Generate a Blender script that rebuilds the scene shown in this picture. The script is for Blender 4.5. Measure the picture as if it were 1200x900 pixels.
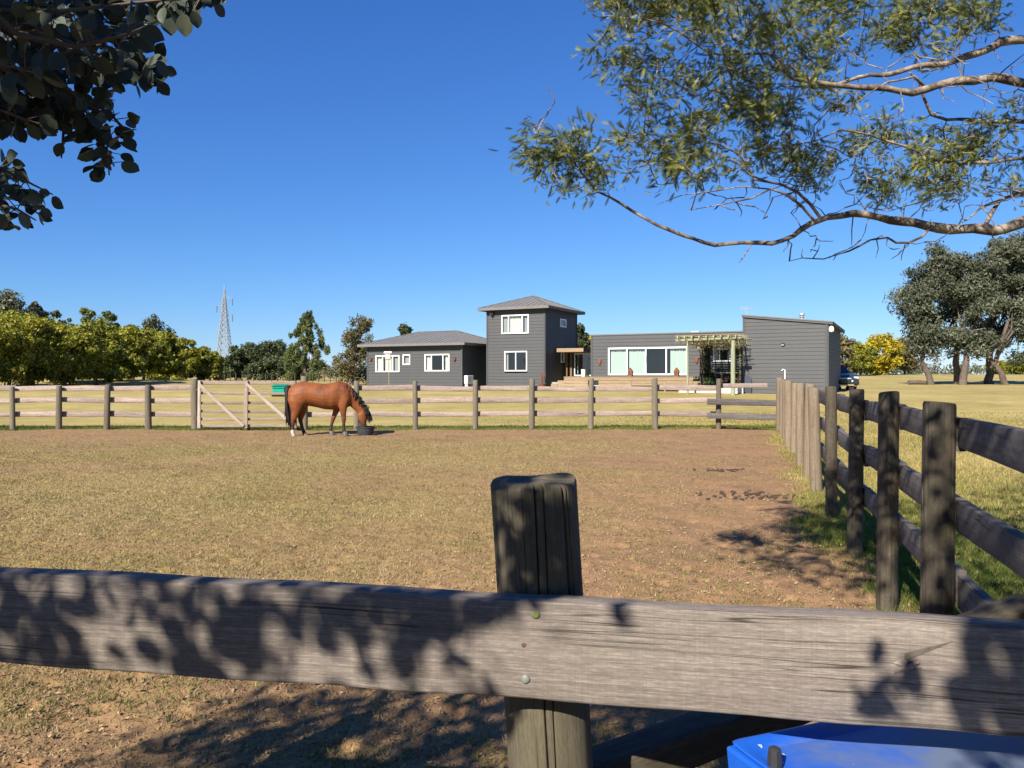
import bpy, math, random
import numpy as np
from mathutils import Vector, Matrix, Quaternion

for o in list(bpy.data.objects):
    bpy.data.objects.remove(o, do_unlink=True)
S = bpy.context.scene
C = S.collection
random.seed(7)
RNG = np.random.default_rng(7)
R = math.radians

# ------------------------------------------------------------------ camera, sky, sun, exposure
EYE = 1.55; F = 900.0; HY = 440.0          # eye height (m), focal length and horizon row in photo pixels
cd = bpy.data.cameras.new('camera'); cam = bpy.data.objects.new('camera', cd); C.objects.link(cam)
cd.sensor_width = 36; cd.lens = 27.0; cd.shift_y = -10 / 1200; cd.clip_start = 0.05; cd.clip_end = 6000
cam.location = (0, 0, EYE); cam.rotation_euler = (R(90), 0, 0)
S.camera = cam
SUN_EL = R(35); SUN_AZ = R(210)            # azimuth clockwise from +Y: behind the camera, to its left
w = bpy.data.worlds.new('World'); S.world = w; w.use_nodes = True
nt = w.node_tree; bg = nt.nodes['Background']
sky = nt.nodes.new('ShaderNodeTexSky'); sky.sky_type = 'NISHITA'; sky.sun_disc = False
sky.sun_elevation = SUN_EL; sky.sun_rotation = SUN_AZ
sky.air_density = 1.0; sky.dust_density = 0.0; sky.ozone_density = 5.0; sky.altitude = 0
# clear-day colour as the phone recorded it: the same curve for the whole dome
sp_ = nt.nodes.new('ShaderNodeSeparateColor'); cb_ = nt.nodes.new('ShaderNodeCombineColor'); nt.links.new(sky.outputs[0], sp_.inputs[0])
for i_, (pw_, k_) in enumerate(((1.16, .193), (.97, .359), (.76, .785))):
    q_ = nt.nodes.new('ShaderNodeMath'); q_.operation = 'POWER'; q_.inputs[1].default_value = pw_; nt.links.new(sp_.outputs[i_], q_.inputs[0])
    r_ = nt.nodes.new('ShaderNodeMath'); r_.operation = 'MULTIPLY'; r_.inputs[1].default_value = k_; nt.links.new(q_.outputs[0], r_.inputs[0]); nt.links.new(r_.outputs[0], cb_.inputs[i_])
nt.links.new(cb_.outputs[0], bg.inputs[0]); bg.inputs[1].default_value = 0.137
sd = bpy.data.lights.new('sun', 'SUN'); sd.energy = 5.0; sd.angle = R(0.53); sd.color = (1.0, 0.93, 0.82)
so = bpy.data.objects.new('sun', sd); C.objects.link(so)
TO_SUN = Vector((math.sin(SUN_AZ) * math.cos(SUN_EL), math.cos(SUN_AZ) * math.cos(SUN_EL), math.sin(SUN_EL)))
so.rotation_euler = TO_SUN.to_track_quat('Z', 'Y').to_euler(); so.location = TO_SUN * 30
S.view_settings.view_transform = 'Standard'; S.view_settings.look = 'None'
S.view_settings.exposure = 1.0; S.view_settings.gamma = 1.0; S.view_settings.use_curve_mapping = False
S.render.engine = 'CYCLES'; S.cycles.max_bounces = 6; S.cycles.transparent_max_bounces = 8

# ------------------------------------------------------------------ helpers
def at(px, py, Y):
    return Vector(((px - 600) / F * Y, Y, EYE - (py - HY) / F * Y))
def on_ground(px, py):                     # level paddock
    Y = F * EYE / (py - HY); return Vector(((px - 600) / F * Y, Y, 0))
def in_frame(p, m=30):
    if p[1] < 0.08: return False
    x = 600 + p[0] / p[1] * F; y = HY - (p[2] - EYE) / p[1] * F
    return -m < x < 1200 + m and -m < y < 900 + m

def npmesh(name, V, Fc, uv=None, attrs=None, smooth=False):
    """V (n,3), Fc (m,k) constant k"""
    V = np.ascontiguousarray(V, dtype=np.float32); Fc = np.ascontiguousarray(Fc, dtype=np.int32)
    me = bpy.data.meshes.new(name); m, k = Fc.shape
    me.vertices.add(len(V)); me.vertices.foreach_set('co', V.ravel())
    me.loops.add(m * k); me.loops.foreach_set('vertex_index', Fc.ravel())
    me.polygons.add(m); me.polygons.foreach_set('loop_start', np.arange(0, m * k, k, dtype=np.int32))
    if smooth: me.polygons.foreach_set('use_smooth', np.ones(m, dtype=bool))
    me.update(calc_edges=True)
    for an, av in (attrs or {}).items():
        a = me.attributes.new(an, 'FLOAT', 'POINT'); a.data.foreach_set('value', np.ascontiguousarray(av, dtype=np.float32))
    return me

class MB:
    """collects polygons; builds one mesh object"""
    def __init__(s): s.v = []; s.f = []; s.uv = []
    def face(s, idx, uvs=None):
        s.f.append(tuple(idx)); s.uv.append(uvs if uvs else [(0.0, 0.0)] * len(idx))
    def add(s, pts):
        b = len(s.v); s.v.extend([tuple(p) for p in pts]); return b
    def quad(s, a, b, c, d):
        i = s.add((a, b, c, d)); s.face((i, i+1, i+2, i+3))
    def poly(s, pts):
        i = s.add(pts); s.face(range(i, i + len(pts)))
    def hexa(s, p):                         # 8 corners: bottom 4 ccw, top 4 ccw
        i = s.add(p)
        for q in ((0,3,2,1),(4,5,6,7),(0,1,5,4),(1,2,6,5),(2,3,7,6),(3,0,4,7)):
            P = [Vector(p[k]) for k in q]
            l = (P[1]-P[0]).length; h = (P[2]-P[1]).length
            s.face([i+k for k in q], [(0,0),(l,0),(l,h),(0,h)])
    def box(s, c, sz, rot=None):
        c = Vector(c); hx, hy, hz = sz[0]/2, sz[1]/2, sz[2]/2
        P = [Vector(q) for q in ((-hx,-hy,-hz),(hx,-hy,-hz),(hx,hy,-hz),(-hx,hy,-hz),(-hx,-hy,hz),(hx,-hy,hz),(hx,hy,hz),(-hx,hy,hz))]
        if rot is not None: P = [rot @ q for q in P]
        s.hexa([q + c for q in P])
    def fbox(s, fr, s0, s1, d0, d1, z0, z1):
        P, u, n = fr
        g = lambda a, d, z: (P.x + u.x*a + n.x*d, P.y + u.y*a + n.y*d, z)
        s.hexa([g(s0,d1,z0), g(s1,d1,z0), g(s1,d0,z0), g(s0,d0,z0), g(s0,d1,z1), g(s1,d1,z1), g(s1,d0,z1), g(s0,d0,z1)])
    def bar(s, a, b, wd, up=Vector((0,0,1)), ht=None):
        a = Vector(a); b = Vector(b); d = (b - a); L = d.length; d.normalize(); ht = ht or wd
        if abs(d.dot(up)) > .98: up = Vector((0,1,0))
        x = d.cross(up).normalized(); y = x.cross(d).normalized()
        M = Matrix((x, d, y)).transposed()
        s.box((a+b)/2, (wd, L, ht), M)
    def loft(s, rings, caps=True, uvscale=1.0):
        n = len(rings[0]); base = len(s.v)
        for r in rings: s.add(r)
        acc = 0.0; us = [0.0]
        for k in range(1, len(rings)):
            a = sum((Vector(p) for p in rings[k-1]), Vector()) / n; b = sum((Vector(p) for p in rings[k]), Vector()) / n
            acc += (b-a).length; us.append(acc)
        mid = [Vector(p) for p in rings[len(rings)//2]]; vs = [0.0]
        for j in range(n): vs.append(vs[-1] + (mid[(j+1) % n]-mid[j]).length)
        for k in range(len(rings)-1):
            for j in range(n):
                j2 = (j+1) % n
                s.face((base+k*n+j, base+k*n+j2, base+(k+1)*n+j2, base+(k+1)*n+j),
                       [(us[k],vs[j]),(us[k],vs[j+1]),(us[k+1],vs[j+1]),(us[k+1],vs[j])])
        if caps:
            for k, rev in ((0, True), (len(rings)-1, False)):
                idx = [base+k*n+j for j in range(n)]
                c = sum((Vector(p) for p in rings[k]), Vector()) / n
                uv = [((Vector(p)-c).x*.05, (Vector(p)-c).y + (Vector(p)-c).z) for p in rings[k]]
                if rev: idx = idx[::-1]; uv = uv[::-1]
                s.face(idx, uv)
    def tube(s, pts, rad, seg=8, caps=True):
        pts = [Vector(p) for p in pts]; rings = []
        if not hasattr(rad, '__len__'): rad = [rad]*len(pts)
        x = None
        for i, p in enumerate(pts):
            d = (pts[min(i+1, len(pts)-1)] - pts[max(i-1, 0)]).normalized()
            if x is None:
                x = d.orthogonal().normalized()
            x = (x - d*x.dot(d)).normalized(); y = d.cross(x)
            rings.append([p + (x*math.cos(2*math.pi*j/seg) + y*math.sin(2*math.pi*j/seg))*rad[i] for j in range(seg)])
        s.loft(rings, caps)
    def mesh(s, name, smooth=False):
        me = bpy.data.meshes.new(name); me.from_pydata([tuple(v) for v in s.v], [], s.f)
        ul = me.uv_layers.new(name='UVMap')
        ul.data.foreach_set('uv', np.array([c for f in s.uv for c in f], dtype=np.float32).ravel())
        if smooth:
            me.polygons.foreach_set('use_smooth', np.ones(len(me.polygons), dtype=bool))
        me.update(); return me
    def build(s, name, mat, parent=None, smooth=False):
        return link(name, s.mesh(name, smooth), mat, parent)

def link(name, me, mat=None, parent=None):
    o = bpy.data.objects.new(name, me); C.objects.link(o)
    if mat is not None and len(me.materials) == 0: me.materials.append(mat)
    if parent is not None:
        o.parent = parent
        p = parent; off = Vector()
        while p is not None: off += p.location; p = p.parent
        o.location = -off                   # meshes are written in world metres; parents are unrotated
    return o
def autosmooth(o, ang=40):
    me = o.data; me.polygons.foreach_set('use_smooth', np.ones(len(me.polygons), dtype=bool))
    try: me.set_sharp_from_angle(angle=R(ang))
    except Exception: pass
    return o
def tag(o, label, cat, group=None):
    o['label'] = label; o['category'] = cat
    if group: o['group'] = group
    return o
def thing(name, label, cat, loc=(0,0,0), group=None):
    o = bpy.data.objects.new(name, None); C.objects.link(o); o.location = loc; o.empty_display_size = .2
    return tag(o, label, cat, group)
def bevel(o, wd=.004, seg=2):
    m = o.modifiers.new('bevel', 'BEVEL'); m.width = wd; m.segments = seg; m.limit_method = 'ANGLE'; return o

# ---- numpy value noise
def _h(i, j, sd): 
    n = (i.astype(np.int64)*374761393 + j.astype(np.int64)*668265263 + sd*974634777) & 0xffffffff
    n = ((n ^ (n >> 13)) * 1274126177) & 0xffffffff
    return ((n ^ (n >> 16)) & 0xffff) / 65535.0
def vn(x, y, sd=0):
    x = np.asarray(x, dtype=np.float64); y = np.asarray(y, dtype=np.float64)
    i = np.floor(x); j = np.floor(y); fx = x-i; fy = y-j; fx = fx*fx*(3-2*fx); fy = fy*fy*(3-2*fy)
    a = _h(i,j,sd); b = _h(i+1,j,sd); c = _h(i,j+1,sd); d = _h(i+1,j+1,sd)
    return (a*(1-fx)+b*fx)*(1-fy) + (c*(1-fx)+d*fx)*fy
def fbm(x, y, o=4, sd=0):
    x = np.asarray(x, dtype=np.float64); y = np.asarray(y, dtype=np.float64)
    s = 0; a = .5
    for k in range(o): s = s + a*vn(x*2**k, y*2**k, sd+k); a *= .5
    return s / (1-.5**o)
def sst(a, b, x):
    t = np.clip((x-a)/(b-a), 0, 1); return t*t*(3-2*t)

# ------------------------------------------------------------------ node material helpers
def mat(name):
    m = bpy.data.materials.new(name); m.use_nodes = True
    t = m.node_tree; return m, t, t.nodes['Principled BSDF']
def N(t, typ, **kw):
    n = t.nodes.new(typ)
    for k, v in kw.items(): setattr(n, k, v)
    return n
def noise(t, vec, scale, detail=4, rough=.6, dist=0):
    n = N(t, 'ShaderNodeTexNoise'); n.inputs['Scale'].default_value = scale; n.inputs['Detail'].default_value = detail
    n.inputs['Roughness'].default_value = rough; n.inputs['Distortion'].default_value = dist
    if vec is not None: t.links.new(vec, n.inputs['Vector'])
    return n.outputs['Fac']
def ramp(t, fac, stops):
    n = N(t, 'ShaderNodeValToRGB'); e = n.color_ramp.elements
    while len(e) < len(stops): e.new(.5)
    for q, (p, c) in zip(e, stops): q.position = p; q.color = (c[0], c[1], c[2], 1) if hasattr(c, '__len__') else (c, c, c, 1)
    t.links.new(fac, n.inputs[0]); return n.outputs[0]
def mix(t, fac, a, b, mode='MIX'):
    n = N(t, 'ShaderNodeMix', data_type='RGBA', blend_type=mode)
    for s, v in ((n.inputs[0], fac), (n.inputs[6], a), (n.inputs[7], b)):
        if hasattr(v, 'links'): t.links.new(v, s)
        elif hasattr(v, '__len__'): s.default_value = (v[0], v[1], v[2], 1)
        else: s.default_value = v if s == n.inputs[0] else (v, v, v, 1)
    return n.outputs[2]
def math_(t, op, a, b=None, clamp=False):
    n = N(t, 'ShaderNodeMath', operation=op, use_clamp=clamp)
    for i, v in enumerate((a, b)):
        if v is None: continue
        if hasattr(v, 'links'): t.links.new(v, n.inputs[i])
        else: n.inputs[i].default_value = v
    return n.outputs[0]
def mapping(t, src, sc=(1,1,1), loc=(0,0,0)):
    n = N(t, 'ShaderNodeMapping'); n.inputs['Scale'].default_value = sc; n.inputs['Location'].default_value = loc
    t.links.new(src, n.inputs[0]); return n.outputs[0]
def bump(t, p, h, strength=.3, dist=.01):
    n = N(t, 'ShaderNodeBump'); n.inputs['Strength'].default_value = strength; n.inputs['Distance'].default_value = dist
    t.links.new(h, n.inputs['Height']); t.links.new(n.outputs[0], p.inputs['Normal'])
def attr(t, name):
    return N(t, 'ShaderNodeAttribute', attribute_name=name).outputs['Fac']
def plain(name, col, rough=.6, var=.12, scale=6, metal=0.0, spec=.3):
    m, t, p = mat(name); co = N(t, 'ShaderNodeTexCoord').outputs['Object']
    f = noise(t, co, scale, 5, .65)
    a = [max(0, c*(1-var)) for c in col]; b = [min(1, c*(1+var)) for c in col]
    t.links.new(ramp(t, f, [(.25, a), (.75, b)]), p.inputs['Base Color'])
    p.inputs['Roughness'].default_value = rough; p.inputs['Metallic'].default_value = metal
    p.inputs['Specular IOR Level'].default_value = spec
    return m
def wood(name, dark, mid, light, gs=(2.0, 45), bumpd=.004, saw=0.0, stain=.35, rough=.8, moss=0.0, crack=.7):
    m, t, p = mat(name)
    uv = N(t, 'ShaderNodeUVMap').outputs[0]; rnd = N(t, 'ShaderNodeObjectInfo').outputs['Random']
    off = N(t, 'ShaderNodeVectorMath', operation='ADD'); t.links.new(uv, off.inputs[0])
    cx = N(t, 'ShaderNodeCombineXYZ'); r9 = math_(t, 'MULTIPLY', rnd, 37.0)
    t.links.new(r9, cx.inputs[0]); t.links.new(r9, cx.inputs[1]); t.links.new(r9, cx.inputs[2]); t.links.new(cx.outputs[0], off.inputs[1])
    v = off.outputs[0]
    g = noise(t, mapping(t, v, (gs[0], gs[1], 1)), 1.0, 6, .7, .3)
    g2 = noise(t, mapping(t, v, (gs[0]*11, gs[1]*.8, 1)), 1.0, 4, .75)
    big = noise(t, mapping(t, v, (1.3, 6, 1)), 1.0, 4, .6)
    h = math_(t, 'ADD', math_(t, 'MULTIPLY', g, .55), math_(t, 'MULTIPLY', g2, .45))
    if saw:
        sw = noise(t, mapping(t, v, (330, 5, 1)), 1.0, 3, .7)
        h = math_(t, 'ADD', math_(t, 'MULTIPLY', h, 1-saw), math_(t, 'MULTIPLY', sw, saw))
    col = ramp(t, h, [(.28, dark), (.5, mid), (.72, light)])
    col = mix(t, math_(t, 'MULTIPLY', ramp(t, big, [(.35, 0.0), (.7, 1.0)]), stain), col, dark)
    if moss:
        mg = noise(t, mapping(t, v, (3, 5, 1), (3, 1, 0)), 1.0, 5, .7)
        col = mix(t, math_(t, 'MULTIPLY', ramp(t, mg, [(.45, 0.0), (.7, 1.0)]), moss), col, (.12, .13, .06))
    if crack:
        cn = noise(t, mapping(t, v, (.55, 38, 1), (7, 2, 0)), 1.0, 2, .5, .15)
        cm = noise(t, mapping(t, v, (1.6, 9, 1), (1, 5, 0)), 1.0, 2, .5)
        ck_ = math_(t, 'MULTIPLY', ramp(t, cn, [(.487, 0.0), (.498, 1.0), (.502, 1.0), (.513, 0.0)]), ramp(t, cm, [(.48, 0.0), (.6, 1.0)]))
        ck_ = math_(t, 'MULTIPLY', ck_, crack)
        col = mix(t, ck_, col, (.018, .014, .011)); h = math_(t, 'SUBTRACT', h, math_(t, 'MULTIPLY', ck_, 1.2))
    hv = N(t, 'ShaderNodeHueSaturation'); t.links.new(col, hv.inputs['Color'])
    t.links.new(math_(t, 'ADD', math_(t, 'MULTIPLY', rnd, .35), .83), hv.inputs['Value'])
    t.links.new(hv.outputs[0], p.inputs['Base Color']); p.inputs['Roughness'].default_value = rough
    p.inputs['Specular IOR Level'].default_value = .2
    bump(t, p, h, .6, bumpd)
    return m
def foliage(name, stops, transl=.3, rough=.55, spec=.25):
    m, t, p = mat(name)
    col = ramp(t, attr(t, 'lc'), stops)
    t.links.new(col, p.inputs['Base Color']); p.inputs['Roughness'].default_value = rough; p.inputs['Specular IOR Level'].default_value = spec
    tr = N(t, 'ShaderNodeBsdfTranslucent'); mx = N(t, 'ShaderNodeMixShader'); mx.inputs[0].default_value = transl
    t.links.new(mix(t, .5, col, (.9, 1.0, .35), 'MULTIPLY'), tr.inputs[0])
    t.links.new(p.outputs[0], mx.inputs[1]); t.links.new(tr.outputs[0], mx.inputs[2])
    t.links.new(mx.outputs[0], t.nodes['Material Output'].inputs[0])
    return m

# ------------------------------------------------------------------ materials
M = {}
M['rail_near'] = wood('rail_near_wood', (.06,.050,.042), (.18,.150,.126), (.37,.32,.275), (4, 300), .0013, saw=.09, stain=.35, crack=.85)
M['post_near'] = wood('post_near_wood', (.045,.036,.024), (.105,.088,.06), (.19,.165,.12), (4, 380), .0010, stain=.35, moss=.15)
M['post'] = wood('shade_toned_post_wood', (.032,.026,.019), (.08,.064,.047), (.155,.127,.094), (2.5, 70), .003, stain=.4, moss=.15)  # darkened so the colour carries the shade on the near side-fence posts
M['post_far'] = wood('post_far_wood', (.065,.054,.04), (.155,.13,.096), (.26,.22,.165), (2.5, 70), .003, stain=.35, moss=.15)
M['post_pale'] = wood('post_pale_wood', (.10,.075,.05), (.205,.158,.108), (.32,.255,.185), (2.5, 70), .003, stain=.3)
M['rail_far'] = wood('rail_far_wood', (.12,.09,.072), (.31,.24,.2), (.47,.385,.33), (1.6, 30), .006, stain=.35)
M['rail_side'] = wood('rail_side_wood', (.04,.036,.034), (.115,.102,.094), (.21,.19,.175), (2.0, 40), .005, stain=.35)
M['gate'] = wood('gate_wood', (.11,.082,.062), (.24,.185,.145), (.37,.3,.245), (1.6, 30), .004, stain=.3)
M['gate_pale'] = wood('gate_pale_wood', (.18,.145,.11), (.36,.3,.245), (.48,.42,.35), (1.6, 30), .004, stain=.2)
M['deck'] = wood('deck_wood', (.19,.13,.075), (.28,.205,.125), (.37,.285,.19), (1.5, 22), .003, stain=.2)
M['porch'] = wood('porch_wood', (.12,.085,.045), (.2,.14,.07), (.28,.2,.11), (1.5, 22), .003)
M['pergola'] = wood('pergola_wood', (.17,.18,.115), (.29,.31,.2), (.40,.41,.29), (1.5, 20), .004, stain=.25)
M['cane'] = wood('cane', (.13,.11,.06), (.26,.22,.13), (.42,.37,.25), (3, 30), .003)
M['bolt'] = plain('bolt_metal', (.20,.21,.19), .6, .35, 90, .3)
M['bolt_green'] = plain('bolt_painted', (.15,.17,.06), .65, .35, 90, 0)
M['rust'] = plain('rusty_iron', (.10,.05,.035), .8, .35, 80)
M['white_frame'] = plain('white_frame', (.78,.78,.76), .45, .03, 3)
M['curtain'] = plain('curtain_mint', (.42,.50,.46), .9, .05, 3)
M['curtain_white'] = plain('curtain_white', (.55,.54,.50), .9, .05, 3)
M['curtain_grey'] = plain('curtain_grey', (.30,.30,.30), .9, .08, 3)
M['inside'] = plain('room_paint', (.30,.28,.26), .9, .08, 2)
M['terracotta'] = plain('terracotta', (.20,.075,.04), .8, .2, 20)
M['black_metal'] = plain('black_metal', (.03,.03,.032), .5, .2, 20)
M['steel'] = plain('galvanised_steel', (.36,.365,.37), .45, .12, 4, .35)
M['pylon_steel'] = plain('pylon_steel', (.23,.235,.24), .6, .15, .5)
M['fascia'] = plain('fascia_paint', (.085,.088,.092), .6, .06, 3)
M['roof'] = plain('roof_sheet', (.150,.143,.137), .75, .10, 1.2, 0)
M['white_plastic'] = plain('white_plastic', (.75,.75,.74), .4, .04, 10)
M['grey_plastic'] = plain('grey_plastic', (.42,.44,.45), .5, .08, 10)
M['navy'] = plain('navy_board', (.025,.032,.05), .5, .1, 10)
M['green_paint'] = plain('green_paint', (.0,.26,.16), .5, .12, 12)
M['green_dark'] = plain('dark_green_plastic', (.02,.06,.05), .45, .15, 10)
M['concrete'] = plain('concrete', (.42,.40,.37), .85, .1, 6)
M['car_paint'] = plain('car_paint', (.02,.028,.042), .25, .05, 2, 0, .6)
M['car_trim'] = plain('car_trim', (.02,.02,.022), .6, .1, 10)
M['tyre'] = plain('tyre_rubber', (.02,.02,.02), .85, .1, 20)
M['lamp_glass'] = plain('headlight_glass', (.65,.68,.70), .15, .05, 10, .2, .6)
M['rubber'] = plain('black_rubber', (.038,.042,.046), .6, .3, 18)
M['dung'] = plain('manure', (.055,.038,.026), .95, .4, 30)
M['cloth_red'] = plain('cloth_red', (.12,.04,.035), .9, .2, 10)
M['cloth_black'] = plain('cloth_black', (.02,.02,.025), .9, .2, 10)
M['firewood'] = wood('firewood', (.1,.05,.03), (.26,.14,.08), (.42,.26,.16), (3, 30), .004)
M['stone'] = plain('pale_stone', (.56,.50,.44), .9, .18, 5)
M['hoof'] = plain('hoof_horn', (.10,.085,.07), .6, .2, 30)
M['hair'] = plain('horse_hair', (.013,.011,.010), .5, .4, 40)
M['wire'] = plain('wire', (.25,.26,.27), .5, .1, 3, .5)
M['bark_pale'] = plain('eucalyptus_bark', (.105,.08,.062), .9, .4, 2.2)
M['bark_dark'] = plain('dark_bark', (.11,.085,.065), .9, .35, 4)
# acacia bark: pale brown with dark lichen patches
m, t, p = mat('acacia_bark'); co = N(t, 'ShaderNodeTexCoord').outputs['Object']
f = noise(t, co, 9, 5, .7); f2 = noise(t, mapping(t, co, (20, 20, 60)), 1, 4, .7)
t.links.new(mix(t, ramp(t, f, [(.42, 0.0), (.58, 1.0)]), (.085,.062,.045), ramp(t, f2, [(.3, (.19,.145,.10)), (.7, (.40,.32,.235))])), p.inputs['Base Color'])
p.inputs['Roughness'].default_value = .85; bump(t, p, f2, .5, .01); M['acacia_bark'] = m
# grey siding paint
m, t, p = mat('grey_siding'); co = N(t, 'ShaderNodeTexCoord').outputs['Object']
f = noise(t, mapping(t, co, (1, 1, .6)), .8, 5, .6); f2 = noise(t, mapping(t, co, (3, 3, 40)), 1, 4, .6)
cc = mix(t, .35, ramp(t, f, [(.3, (.058,.059,.061)), (.7, (.069,.070,.071))]), ramp(t, f2, [(.3, (.050,.051,.053)), (.7, (.078,.079,.080))]))
t.links.new(cc, p.inputs['Base Color']); p.inputs['Roughness'].default_value = .6; p.inputs['Specular IOR Level'].default_value = .3; M['siding'] = m
# window glass: clear pane with mirror-like fresnel
m, t, p = mat('window_glass'); t.nodes.remove(p)
lw = N(t, 'ShaderNodeLayerWeight'); lw.inputs[0].default_value = .5; fr_o = math_(t, 'ADD', .10, math_(t, 'MULTIPLY', math_(t, 'POWER', lw.outputs['Facing'], 4.0), .8))
tp = N(t, 'ShaderNodeBsdfTransparent'); tp.inputs[0].default_value = (.86,.90,.88,1); gl = N(t, 'ShaderNodeBsdfGlossy'); gl.inputs['Roughness'].default_value = .03
mx = N(t, 'ShaderNodeMixShader'); t.links.new(fr_o, mx.inputs[0]); t.links.new(tp.outputs[0], mx.inputs[1]); t.links.new(gl.outputs[0], mx.inputs[2])
t.links.new(mx.outputs[0], t.nodes['Material Output'].inputs[0]); M['glass'] = m
M['glass_dark'] = plain('tinted_glass', (.012,.016,.02), .06, .1, 3, 0, .8)
# blue plastic, dusty on top
m, t, p = mat('blue_plastic'); co = N(t, 'ShaderNodeTexCoord').outputs['Object']
f = noise(t, mapping(t, co, (1.6, 3.5, 3)), 1.6, 5, .65, .4); sp = noise(t, co, 55, 2, .5); f3 = noise(t, co, 30, 4, .7)
sx = N(t, 'ShaderNodeSeparateXYZ'); t.links.new(co, sx.inputs[0])
dust = math_(t, 'ADD', ramp(t, f, [(.40, 0.0), (.62, .8)]), math_(t, 'MULTIPLY', math_(t, 'SUBTRACT', sx.outputs[0], .60), 3.2), True)
c = mix(t, f3, (.006,.075,.42), (.010,.105,.55)); c = mix(t, math_(t, 'MULTIPLY', dust, .9), c, (.13,.155,.19))
c = mix(t, ramp(t, sp, [(.745, 0.0), (.77, 1.0)]), c, (.62,.60,.54))
t.links.new(c, p.inputs['Base Color']); p.inputs['Roughness'].default_value = .5; bump(t, p, f3, .15, .003); M['blue'] = m
# foliage
M['f_yellow'] = foliage('yellow_green_foliage', [(0, (.05,.07,.013)), (.4, (.15,.165,.022)), (.75, (.275,.255,.026)), (1, (.42,.345,.03))], .3)
M['f_bloom'] = foliage('yellow_bloom_foliage', [(0, (.09,.09,.014)), (.35, (.28,.235,.018)), (1, (.58,.43,.022))], .25)
M['f_euc'] = foliage('grey_eucalyptus_foliage', [(0, (.036,.044,.024)), (.5, (.09,.10,.06)), (1, (.20,.21,.145))], .22, .6)
M['f_brown'] = foliage('brown_green_foliage', [(0, (.05,.05,.022)), (.5, (.14,.12,.05)), (1, (.25,.20,.095))], .25)
M['f_green'] = foliage('mid_green_foliage', [(0, (.035,.048,.016)), (.5, (.10,.125,.04)), (1, (.20,.22,.075))], .25)
M['f_dark'] = foliage('dark_green_foliage', [(0, (.022,.032,.014)), (.5, (.06,.078,.03)), (1, (.115,.135,.055))], .2)
M['f_acacia'] = foliage('acacia_foliage', [(0, (.035,.055,.018)), (.45, (.115,.138,.034)), (.85, (.26,.26,.06)), (1, (.40,.36,.15))], .3)
M['f_round'] = foliage('round_eucalyptus_leaf', [(0, (.028,.038,.028)), (.5, (.05,.066,.046)), (1, (.10,.12,.085))], .08, .5, .3)
M['f_vine'] = foliage('vine_foliage', [(0, (.012,.02,.01)), (.6, (.03,.05,.02)), (1, (.08,.12,.04))], .25)
M['g_lawn'] = foliage('lawn_blades', [(0, (.13,.14,.028)), (.5, (.31,.25,.08)), (1, (.52,.40,.17))], .35, .6)
M['g_green'] = foliage('green_blades', [(0, (.06,.10,.018)), (.5, (.14,.18,.035)), (1, (.27,.25,.07))], .35, .6)
M['g_dry'] = foliage('dry_blades', [(0, (.20,.15,.06)), (.5, (.34,.25,.125)), (1, (.46,.35,.20))], .3, .7)
# round eucalyptus leaf objects: colour by object
m, t, p = mat('eucalyptus_leaf'); rnd = N(t, 'ShaderNodeObjectInfo').outputs['Random']; co = N(t, 'ShaderNodeTexCoord').outputs['Object']
c = mix(t, .35, ramp(t, rnd, [(0, (.025,.033,.024)), (.6, (.05,.064,.045)), (1, (.14,.16,.11))]), ramp(t, noise(t, co, 45, 3), [(.3, (.03,.04,.03)), (.7, (.085,.10,.07))]))
t.links.new(c, p.inputs['Base Color']); p.inputs['Roughness'].default_value = .5; p.inputs['Specular IOR Level'].default_value = .3
tr = N(t, 'ShaderNodeBsdfTranslucent'); t.links.new(mix(t, 1.0, c, (.8,1,.35), 'MULTIPLY'), tr.inputs[0]); mx = N(t, 'ShaderNodeMixShader'); mx.inputs[0].default_value = .1
t.links.new(p.outputs[0], mx.inputs[1]); t.links.new(tr.outputs[0], mx.inputs[2]); t.links.new(mx.outputs[0], t.nodes['Material Output'].inputs[0]); M['leaf'] = m
# ------------------------------------------------------------------ ground
FX0, FXS = .935, .305                       # right-hand fence: x = FX0 + FXS*y
FARY = 22.0                                 # far fence runs across at this distance
def gbase(x, y):
    x = np.asarray(x, dtype=np.float64); y = np.asarray(y, dtype=np.float64)
    z = .64*sst(24.5, 45, y) + .16*sst(45, 110, y) + .95*sst(78, 128, y)*sst(6, 26, x)
    z = z + .45*np.exp(-((y-74)/9)**2)*sst(-24, -33, x)*(1-sst(-44, -60, x)*.6)
    return z
def lawn_mask(x, y):
    x = np.asarray(x, dtype=np.float64); y = np.asarray(y, dtype=np.float64)
    d = np.maximum((x-(FX0+FXS*y))/1.047, (y-FARY-.1)) + (fbm(x*1.1, y*1.1, 3, 5)-.5)*1.3
    return sst(-.35, .15, d)
def dry_mask(x, y):                         # where short dry grass covers the paddock soil
    x = np.asarray(x, dtype=np.float64); y = np.asarray(y, dtype=np.float64)
    d = FX0+FXS*y-x
    k = sst(1.6, 5.5, d+(fbm(x*.5, y*.5, 3, 8)-.5)*5)*(1-.8*sst(16.5, 20, y+(fbm(x*.4, y*.4, 3, 9)-.5)*3))
    return k*(.5+.65*sst(.3, .6, fbm(x*.55+3, y*.55, 4, 12)))*(1-.6*sst(5.0, 3.2, y))
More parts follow.
